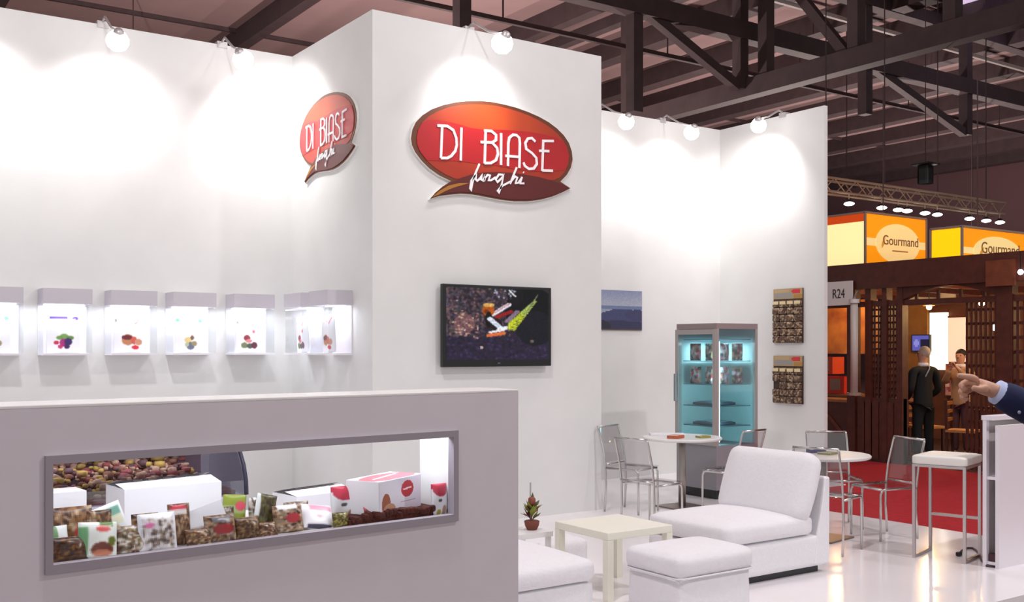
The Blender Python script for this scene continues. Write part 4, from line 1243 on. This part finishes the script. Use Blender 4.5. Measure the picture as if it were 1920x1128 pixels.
# -- the person pointing from the right edge; local x = lateral, y = depth, z = up
PO = (2.20, 3.62)
T = R(34.53)
pw = (PO[1]*math.sin(T) + PO[0]*math.cos(T), PO[1]*math.cos(T) - PO[0]*math.sin(T), -.05)
ps = thing('person', 'pointing arm in a navy sleeve with pale cuff at the right edge', 'person', pw, -T)
def q(lat, dep, z): return (lat - PO[0], dep - PO[1], z + .05)
NAVY = M('navy_suit', (24, 30, 74), .85, noise=(60, .2))
bd = {'pelvis': (q(2.24, 3.66, .95), (.12, .09), None), 'waist': (q(2.23, 3.66, 1.12), (.11, .085), 'pelvis'), 'chest': (q(2.21, 3.65, 1.34), (.13, .09), 'waist'),
      'neckb': (q(2.21, 3.65, 1.50), (.07, .06), 'chest'), 'neck': (q(2.20, 3.65, 1.55), .056, 'neckb'), 'h1': (q(2.185, 3.65, 1.61), (.064, .074), 'neck'), 'h2': (q(2.185, 3.65, 1.69), (.082, .092), 'h1'), 'h3': (q(2.19, 3.65, 1.745), (.06, .066), 'h2'),
      'sA': (q(2.05, 3.56, 1.455), .055, 'neckb'), 'eA': (q(1.835, 3.38, 1.395), .046, 'sA'), 'wA': (q(1.592, 3.40, 1.507), .030, 'eA'), 'pm': (q(1.545, 3.40, 1.530), (.040, .026), 'wA'),
      'sB': (q(2.36, 3.735, 1.42), .038, 'neckb'), 'eB': (q(2.43, 3.76, 1.14), .044, 'sB'), 'wB': (q(2.40, 3.70, .90), .03, 'eB'), 'pB': (q(2.40, 3.68, .84), (.036, .022), 'wB')}
# index finger extended, others curled, thumb along the side
bd.update({'i1': (q(1.506, 3.385, 1.553), .0125, 'pm'), 'i2': (q(1.480, 3.380, 1.557), .0105, 'i1'), 'i3': (q(1.452, 3.376, 1.561), .0085, 'i2'),
           'm1': (q(1.500, 3.405, 1.540), .0125, 'pm'), 'm2': (q(1.474, 3.402, 1.528), .0110, 'm1'), 'm3': (q(1.487, 3.385, 1.508), .0100, 'm2'),
           'r1': (q(1.504, 3.425, 1.522), .0120, 'pm'), 'r2': (q(1.482, 3.425, 1.505), .0105, 'r1'), 'r3': (q(1.500, 3.405, 1.490), .0095, 'r2'),
           'l1': (q(1.512, 3.445, 1.506), .0110, 'pm'), 'l2': (q(1.496, 3.448, 1.486), .0095, 'l1'), 'l3': (q(1.514, 3.430, 1.478), .0085, 'l2'),
           't1': (q(1.540, 3.368, 1.522), .0130, 'pm'), 't2': (q(1.512, 3.352, 1.516), .0115, 't1'), 't3': (q(1.490, 3.356, 1.522), .0095, 't2')})
for j in range(4):
    bd['b%d' % j] = (q(2.374 + .018*j, 3.68, .795), .010, 'pB'); bd['c%d' % j] = (q(2.374 + .018*j, 3.665, .76), .008, 'b%d' % j)
bd['bt'] = (q(2.36, 3.65, .83), .011, 'pB'); bd['bu'] = (q(2.355, 3.63, .80), .009, 'bt')
for s, nm in ((-1, 'L'), (1, 'R')):
    bd['hip'+nm] = (q(2.24 + .09*s, 3.66, .90), .08, 'pelvis'); bd['knee'+nm] = (q(2.24 + .10*s, 3.66, .50), .054, 'hip'+nm); bd['ank'+nm] = (q(2.24 + .10*s, 3.67, .04), .038, 'knee'+nm)
grow('body', SKIN, bd, ps)
grow('jacket', NAVY, {'p': (q(2.24, 3.66, .90), (.175, .135), None), 'o': (q(2.24, 3.66, .72), (.18, .14), 'p'), 'm': (q(2.205, 3.65, 1.535), (.082, .074), 'n'), 'w': (q(2.23, 3.66, 1.08), (.16, .12), 'p'), 'c': (q(2.21, 3.65, 1.32), (.18, .13), 'w'), 'n': (q(2.21, 3.65, 1.465), (.135, .10), 'c'),
     'sA': (q(2.05, 3.56, 1.452), .080, 'n'), 'eA': (q(1.835, 3.38, 1.385), .068, 'sA'), 'mA': (q(1.72, 3.39, 1.440), .060, 'eA'), 'nA': (q(1.640, 3.395, 1.480), .055, 'mA'), 'wA': (q(1.585, 3.399, 1.509), .052, 'nA'),
     'sB': (q(2.37, 3.74, 1.435), .092, 'n'), 'eB': (q(2.43, 3.76, 1.14), .062, 'sB'), 'wB': (q(2.405, 3.70, .92), .05, 'eB')}, ps)
grow('trousers', NAVY, {'p': (q(2.24, 3.66, 1.00), (.15, .115), None), 'hL': (q(2.15, 3.66, .82), .095, 'p'), 'kL': (q(2.14, 3.66, .50), .076, 'hL'), 'aL': (q(2.14, 3.66, .05), .062, 'kL'),
     'hR': (q(2.33, 3.66, .82), .095, 'p'), 'kR': (q(2.34, 3.66, .50), .076, 'hR'), 'aR': (q(2.34, 3.66, .05), .062, 'kR')}, ps)
cuff = MB().tube([q(1.655, 3.395, 1.474), q(1.588, 3.399, 1.508)], [.043, .040], 18)
cuff.build('shirt_cuff', M('shirt_pale_blue', (186, 196, 232), .6), ps, smooth=True)
for j in range(3):
    ellipsoid(MB(), q(1.640 + .022*j, 3.345 + .001*j, 1.442 - .010*j), (.006, .004, .006), 8, 6).build('cuff_button', M('button_grey', (150, 156, 184), .3), ps, smooth=True)
for s in (-1, 1):
    MB().rbox(*q(2.24 + .10*s, 3.70, -.015), .095, .27, .07, .03, 6).build('shoe', MATS['shoe_black'], ps, smooth=True)
cl_ = MB().lathe([(.074, 0), (.080, .02), (.074, .055), (.064, .055)], 16, q(2.205, 3.65, 1.505))
cl_.build('shirt_collar', MATS['shirt_pale_blue'], ps, smooth=True)
hp_ = q(2.185, 3.65, 1.685)
head_parts(ps, hp_[0], hp_[1], hp_[2], 1.02, M('brown_hair', (70, 50, 40), .7), (-1, .1))

# ------------------------------------------------------------------ wooden stand across the aisle
XF = 13.0
pg = thing('wooden_pergola', 'dark brown wooden pergola stand with lattice panels across the aisle', 'pergola', (XF, 8.5, -.05))
def pw_box(nm, y0, y1, z0, z1, x0=0, x1=.14, mat=WOOD):
    return MB().box(x0, y0-8.5, z0+.05, x1, y1-8.5, z1+.05).build(nm, mat, pg)
pw_box('top_beam', 4.2, 12.4, 2.52, 2.90, -.06, .16)
pw_box('lower_beam', 4.2, 12.4, 2.26, 2.34, .02, .12)
for y0, y1 in ((9.84, 9.98), (9.56, 9.66), (9.29, 9.37), (9.03, 9.12), (7.40, 7.62), (6.2, 6.4), (5.0, 5.2), (11.2, 11.35)):
    pw_box('post', y0, y1, -.05, 2.52, -.01, .13)
pw_box('capital_panel', 7.32, 7.72, 2.46, 2.80, -.09, -.06, WOOD2)
pw_box('base_panel', 9.03, 9.84, -.05, .92, .02, .10)
for k in range(6):
    pw_box('base_board', 9.06 + k*.125, 9.06 + k*.125 + .11, 0.02, .86, .0, .02)
# lattice screens
def lattice(y0, y1, z0, z1, nv, nh, w=.028):
    for k in range(nv):
        y = y0 + (y1-y0)*(k+.5)/nv
        pw_box('lattice_slat', y-w/2, y+w/2, z0, z1, .04, .065)
    for k in range(nh):
        z = z0 + (z1-z0)*(k+.5)/nh
        pw_box('lattice_slat', y0, y1, z-w/2, z+w/2, .065, .09)
lattice(9.37, 9.56, .92, 2.26, 3, 14)
lattice(9.12, 9.29, .92, 2.26, 3, 14)
lattice(7.62, 8.10, .0, 2.26, 7, 12, .035)
lattice(6.4, 7.40, .0, 2.26, 11, 12, .04)
lattice(5.2, 6.2, .0, 2.26, 11, 12, .04)
# arch over the entrance
am = MB(); n = 16
lo = []
for k in range(n+1):
    t = k/n
    y = 9.03 - (9.03-7.62)*t
    lo.append((y-8.5, 2.34 + .05 + .17*math.sin(PI*t)))
k2 = len(lo)
vs = [(.0, y, z) for y, z in lo] + [(.0, y, 2.60) for y, z in lo] + [(.12, y, z) for y, z in lo] + [(.12, y, 2.60) for y, z in lo]
fs = []
for i in range(k2-1):
    fs += [(i, i+1, i+1+k2, i+k2), (i+2*k2, i+3*k2, i+1+3*k2, i+1+2*k2), (i, i+2*k2, i+1+2*k2, i+1)]
am.add(vs, fs); am.build('entrance_arch', WOOD, pg)
for k in range(4):
    y = 8.85 - k*.34
    pw_box('transom_bar', y-.02, y+.02, 2.30, 2.46, .05, .08)
# body behind: side counter, roof slats, rear wall, floor
wcn = thing('wooden_counter', 'dark wood counter with a golden top below the R24 sign', 'counter', (XF+.15, 8.5, -.02))
MB().box(.0, 1.50, 0, .50, 2.68, .84).build('cabinet', WOOD, wcn)
MB().box(-.02, 1.49, .84, .52, 2.69, .88).build('worktop', M('golden_wood', (168, 110, 56), .4, noise=(8, .2)), wcn)
MB().bar((-.012, 1.55, .25), (-.012, 2.1, .78), .02, .05).build('brace', WOOD2, wcn)
struct('floor_stand', MB().box(XF-.05, 4.2, -.05, XF+4.4, 12.4, -.02), M('dark_floor', (70, 42, 34), .35, noise=(4, .3)))
struct('wall_stand', MB().box(XF+4.3, 4.2, -.02, XF+4.4, 12.4, 3.15), M('rear_wall_brown', (110, 62, 40), .7, noise=(3, .3)))
for k in range(9):
    MB().box(.165, -4.0 + k*.95, 2.62, 4.18, -3.92 + k*.95, 2.76).build('roof_rafter', WOOD, pg)
# rear-wall panels, read left to right
def rear(nm, lb, cat, y0, y1, z0, z1, mat, x=17.28, t=.05, sub=None):
    a = thing(nm, lb, cat, (x, (y0+y1)/2, z0))
    w = abs(y1-y0)/2
    MB().box(-t, -w, 0, 0, w, z1-z0).build('panel_face', mat, a)
    MB().box(-t-.01, -w, z1-z0, 0.0, w, z1-z0+.03).build('panel_cap', WOOD2, a)
    return a
rear('wall_board', 'tan wood panel behind the suited man', 'panel', 12.0, 11.45, 1.0, 2.45, M('tan_panel', (176, 122, 56), .6, noise=(5, .2)))
rear('wall_board', 'cream scalloped panel above the tan panel', 'panel', 12.0, 10.9, 2.48, 2.72, M('cream_panel', (226, 206, 170), .6))
rear('lit_display', 'brightly lit white display behind the dark-haired person', 'display', 11.40, 11.05, 1.25, 2.3, M('lit_white', (255, 250, 236), .5, emit=((255, 246, 224), 1.5)))
rear('lit_display', 'cream lit poster right of the bright white display', 'display', 11.03, 10.65, 1.40, 2.2, M('lit_cream', (250, 228, 208), .5, emit=((255, 226, 200), .55)))
im = Img(16, 18, (206, 150, 140)); im.speck(40, 0, 0, 1, 1, [(226, 190, 180), (150, 80, 80), (170, 130, 150), (230, 214, 210), (190, 90, 60)], .1)
pp = thing('pink_poster', 'pink patterned poster low beside the suited man', 'poster', (17.22, 10.84, .78))
MB().box(-.02, -.22, 0, 0, .22, .58).build('board', WOOD2, pp)
o = panel('print', im, .44, .56, pp, PRINT, (0, 0, .01)); o.rotation_euler = (0, 0, R(-90)); o.location = (-.022, 0, 0)
sc = thing('wall_screen', 'small blue wall screen behind the suited man', 'screen', (17.2, 11.53, 1.58))
MB().box(-.06, -.19, 0, 0, .19, .32).build('case', BLACK, sc)
im = Img(12, 8, (96, 92, 180)); im.rect(.5, .2, 1, .9, (28, 24, 50)); im.ell(.25, .5, .15, .3, (140, 140, 214))
o = panel('screen', im, .34, .28, sc, print_mat('small_screen', .2, .9), (0, 0, .02)); o.rotation_euler = (0, 0, R(-90)); o.location = (-.062, 0, 0)
op = rear('golden_poster', 'golden picture wall left of the white column', 'poster', 12.3, 10.9, 1.55, 2.45, M('golden_print', (226, 150, 66), .5, noise=(2.2, .5), rgb2=(150, 76, 34)), x=15.0)
for i, (y, z, col, lb) in enumerate([(11.42, .90, (236, 60, 26), 'orange-red crate at the left of the wooden counter'), (11.02, .90, (226, 52, 24), 'orange-red crate at the right of the wooden counter'),
                                   (11.25, 1.22, (232, 80, 30), 'orange-red crate stacked on top with grey front')]):
    a = thing('orange_crate', lb, 'crate', (14.2, y, z), group='orange crates on the wooden counter')
    MB().box(-.15, -.17, 0, .15, .17, .02).build('base', M('crate_%d' % i, col, .5), a)
    for s in (-1, 1):
        MB().box(-.15, s*.17, .02, .15, s*.155, .28).build('end', MATS['crate_%d' % i], a)
        MB().box(s*.15, -.155, .02, s*.135, .155, .28).build('side', MATS['crate_%d' % i], a)
    MB().box(-.165, -.10, .06, -.152, .10, .24).build('front_card', M('crate_card', (160, 140, 130), .7), a)
sh = thing('counter_unit', 'dark wood back counter under the orange crates', 'counter', (14.2, 11.3, -.02))
MB().box(-.25, -.6, 0, .3, .8, .88).build('cabinet', WOOD, sh)
MB().box(-.28, -.62, .88, .32, .82, .915).build('worktop', MATS['golden_wood'], sh)
wc = thing('tube_lamp', 'slim white tube lamp standing in the wooden frame', 'lamp', (12.82, 9.72, .95))
MB().tube([(0, 0, .04), (0, 0, 1.36)], .055, 14).build('tube', M('tube_white', (214, 204, 198), .4), wc, smooth=True)
MB().lathe([(.075, 1.36), (.075, 1.42)], 14).build('cap', WHITE, wc)
MB().lathe([(.11, 0), (.11, .04)], 14).build('foot', M('foot_beige', (170, 140, 124), .5), wc)
MB().tube([(0, 0, 1.42), (0, -.03, 1.50), (0, -.07, 1.54)], .012, 6).build('hook', STEEL, wc)

# R24 stand number
rs = thing('stand_number_sign', 'white stand number sign reading R24 beside the side wall', 'sign', (12.90, 10.08, 2.29), R(-90))
MB().box(-.28, -.02, 0, .28, 0, .36).build('sign_board', WHITE, rs)
def text(parent, body, size, loc, mat, name='lettering', rot=(R(90), 0, 0), ext=.003):
    c = bpy.data.curves.new(name, 'FONT'); c.body = body; c.size = size; c.extrude = ext; c.align_x = 'CENTER'
    t = bpy.data.objects.new(name + '_c', c); COL.objects.link(t)
    me = bpy.data.meshes.new_from_object(t.evaluated_get(bpy.context.evaluated_depsgraph_get()))
    bpy.data.objects.remove(t)
    o = bpy.data.objects.new(name, me); COL.objects.link(o); me.materials.clear(); me.materials.append(mat)
    o.parent = parent; o.location = loc; o.rotation_euler = rot
    return o
text(rs, 'R24', .20, (.035, -.022, .11), M('sign_grey_ink', (70, 62, 66), .6)).scale = (.72, 1, 1)

# pergola furniture: table and chairs
def wood_chair(lb, loc, rz):
    a = thing('wooden_chair', lb, 'chair', loc, rz, 'brown wooden chairs inside the pergola')
    for x in (-.18, .18):
        MB().bar((x, .18, 0), (x, .18, .44), .035).build('leg', WOOD, a)
        MB().bar((x, -.18, 0), (x, -.20, .92), .035).build('back_leg', WOOD, a)
    MB().box(-.21, -.20, .44, .21, .21, .475).build('seat', M('straw_seat', (212, 146, 84), .7), a)
    for z in (.62, .74, .86):
        MB().bar((-.17, -.19, z), (.17, -.19, z), .02, .05).build('back_slat', MATS['golden_wood'], a)
    return a
wood_chair('wooden chair right of the suited man, nearest the entrance', (14.05, 8.75, -.02), R(200))
wood_chair('wooden chair further back right of the suited man', (14.32, 9.55, -.02), R(160))
wood_chair('wooden chair behind the pointing hand', (14.3, 8.15, -.02), R(80))
wood_chair('wooden chair left of the suited man behind the lattice', (14.6, 10.25, -.02), R(-30))
tbl = thing('wooden_table', 'brown wooden table inside the pergola behind the chairs', 'table', (15.3, 8.5, -.02))
MB().box(-.45, -.6, .72, .45, .6, .76).build('tabletop', MATS['golden_wood'], tbl)
for x in (-.4, .4):
    for y in (-.55, .55):
        MB().box(x-.03, y-.03, 0, x+.03, y+.03, .72).build('leg', WOOD, tbl)

# warm pendant lamps of the pergola, visible glows
WARM = M('warm_bulb', (255, 230, 180), .4, emit=((255, 214, 150), 16))
for i, (x, y, z, e, lb) in enumerate([(14.2, 8.55, 2.33, 26, 'warm strip lamp under the entrance arch'), (15.4, 10.2, 2.35, 40, 'warm lamp before the tan panel'),
                            (15.6, 7.6, 2.05, 36, 'warm lamp seen through the right lattice'), (14.3, 11.2, 2.45, 22, 'warm lamp above the orange crates'), (15.2, 6.2, 2.2, 36, 'warm lamp deep behind the right lattice')]):
    a = thing('pendant_lamp', lb, 'lamp', (x, y, z), group='warm lamps inside the pergola')
    MB().lathe([(.02, .09), (.05, .06), (.10, 0), (.095, .0), (.045, .055)], 16).build('shade', M('shade_brass', (160, 110, 60), .4, .6), a, smooth=True)
    ellipsoid(MB(), (0, 0, -.02), (.045, .045, .05)).build('bulb', WARM, a, smooth=True)
    MB().tube([(0, 0, .09), (0, 0, 2.70 - z)], .008, 6).build('cord', BLACK, a)
    light('pendant_light', 'POINT', (0, 0, -.12), e, (255, 206, 140), parent=a, size=.05)
for i, (x, y, z, r, lb) in enumerate([(15.9, 9.35, 1.98, .05, 'small white spot high behind the dark-haired person'), (16.6, 8.2, 1.98, .06, 'small bluish white spot behind the right lattice'), (12.86, 7.215, 2.62, .035, 'small white spot at the top right post')]):
    a = thing('small_spot', lb, 'lamp', (x, y, z), group='small white spots of the pergola')
    ellipsoid(MB(), (0, 0, 0), (r, r, r)).build('bulb', M('cool_bulb', (255, 255, 255), .3, emit=((236, 236, 255), 10)), a, smooth=True)
    MB().tube([(.0, 0, r*.8), (.0, 0, .26)], .008, 6).build('stem', BLACK, a)

# glowing fabric light boxes above the pergola
def light_box(lb, loc, sx, sy, sz, left, right, group='yellow light boxes above the pergola'):
    a = thing('light_box', lb, 'light box', loc, 0, group)
    F = M('box_frame', (150, 130, 120), .5)
    t = .03
    for x in (0, sx):
        for y in (0, sy):
            MB().bar((x, y, 0), (x, y, sz), t).build('frame_post', F, a)
    for z in (0, sz):
        for y in (0, sy):
            MB().bar((0, y, z), (sx, y, z), t).build('frame_rail', F, a)
        for x in (0, sx):
            MB().bar((x, 0, z), (x, sy, z), t).build('frame_rail', F, a)
    MB().box(.0, .02, .02, .008, sy-.02, sz-.02).build('aisle_cloth', left, a)
    MB().box(.02, 0, .02, sx-.02, .008, sz-.02).build('logo_cloth', right, a)
    MB().box(sx-.008, .02, .02, sx, sy-.02, sz-.02).build('rear_cloth', right, a)
    MB().box(.02, sy-.008, .02, sx-.02, sy, sz-.02).build('rear_cloth', right, a)
    cr = M('badge_cream', (236, 214, 150), .6, emit=((226, 196, 128), .62))
    cx = sx*.52
    MB().box(.03, -.004, sz*.40, sx-.03, 0, sz*.54).build('badge_ribbon', cr, a)
    m = MB().prism_xz([(cx + .36*sx*math.cos(t_), sz*.47 + .37*sz*math.sin(t_)) for t_ in [2*PI*j/28 for j in range(28)]], -.012, 0)
    m.build('badge', cr, a)
    ink = M('badge_ink', (150, 104, 72), .6)
    text(a, 'Gourmand', sx*.135, (cx + .04*sx, -.014, sz*.44), ink)
    MB().prism_xz([(cx - .27*sx, sz*.36), (cx - .225*sx, sz*.45), (cx - .215*sx, sz*.58), (cx - .25*sx, sz*.52), (cx - .275*sx, sz*.43)], -.016, -.012).build('badge_feather', M('feather_ochre', (206, 150, 60), .6, emit=((206, 146, 60), .4)), a)
    MB().box(cx - .10*sx, -.014, sz*.32, cx + .16*sx, -.012, sz*.345).build('badge_line', M('badge_line', (206, 160, 100), .6), a)
    return a
def boxcloth(name, bot, top, e):
    m = M(name, bot, .8)
    nt = m.node_tree
    m.node_tree.nodes['Principled BSDF'].inputs['Emission Color'].default_value = (*L3(bot), 1)
    m.node_tree.nodes['Principled BSDF'].inputs['Emission Strength'].default_value = e
    return m
CR = boxcloth('cloth_cream', (255, 226, 160), None, .85)
OR = boxcloth('cloth_orange', (236, 146, 8), None, .62)
YE = boxcloth('cloth_yellow', (255, 196, 0), None, .8)
b1 = light_box('large glowing box with cream side and orange logo face', (13.75, 10.22, 2.92), 1.60, 1.5, .86, CR, OR)
MB().box(.006, .02, .72, -.004, 1.48, .85).build('orange_valance', M('valance_orange', (206, 72, 14), .7, emit=((214, 72, 10), .5)), b1)
b2 = light_box('smaller glowing box with plain yellow side further right', (13.75, 8.58, 2.76), 1.75, .50, .64, YE, OR)
for b, lbl in ((b1, 'x'), (b2, 'y')):
    MB().tube([(.8, .25, .64), (.8, .25, 3.0)], .01, 5).build('suspension_wire', ROOFSTEEL, b)

# lit aluminium truss over the pergola
tr2 = thing('lamp_truss', 'long aluminium truss with small bright lamps over the wooden stand', 'truss', (14.6, 12.0, 4.45))
ALU = M('aluminium', (176, 150, 130), .45, .4)
for (dy, dz) in ((0, 0), (.26, 0), (0, .24), (.26, .24)):
    MB().tube([(0, dy, dz), (6.2, dy, dz)], .025, 8).build('chord', ALU, tr2)
for k in range(20):
    x = .05 + k*.31
    MB().tube([(x, 0, 0 if k % 2 else .24), (x+.31, 0, .24 if k % 2 else 0)], .012, 5).build('lacing', ALU, tr2)
    MB().tube([(x, .26, 0 if k % 2 else .24), (x+.31, .26, .24 if k % 2 else 0)], .012, 5).build('lacing', ALU, tr2)
for k in range(4):
    MB().tube([(.6 + k*1.7, .13, .26), (.6 + k*1.7, .13, 6.5)], .012, 5).build('suspension_wire', ROOFSTEEL, tr2)
words = ['first', 'second', 'third', 'fourth', 'fifth', 'sixth', 'seventh', 'eighth', 'ninth']
for k, x in enumerate((15.65, 16.6, 17.1, 17.38, 17.95, 18.35, 19.45, 20.05, 20.55)):
    a = thing('truss_lamp', '%s small lamp from the left under the aluminium truss' % words[k], 'lamp', (x, 11.98, 4.43), group='lamps under the aluminium truss')
    MB().tube([(0, 0, 0), (0, 0, -.10)], .01, 5).build('hanger', ALU, a)
    m = MB().lathe([(.03, -.09), (.06, -.12), (.075, -.17), (.07, -.17)], 12); m.build('shade', BLACK, a, smooth=True)
    ellipsoid(MB(), (-.02, -.02, -.175), (.095, .095, .035), 12, 6).build('lens', M('truss_lens', (255, 255, 255), .3, emit=((255, 252, 246), 8)), a, smooth=True)
hs = thing('hanging_speaker', 'dark speaker hanging far right under the hall roof', 'speaker', (21.0, 14.0, 5.35))
MB().rbox(0, 0, .22, .26, .26, .44, .03, 4).build('cabinet', BLACK, hs)
MB().box(-.22, -.22, .44, .22, .22, .47).build('yoke', BLACK, hs)
MB().tube([(0, 0, .46), (0, 0, 5.6)], .012, 5).build('cable', ROOFSTEEL, hs)
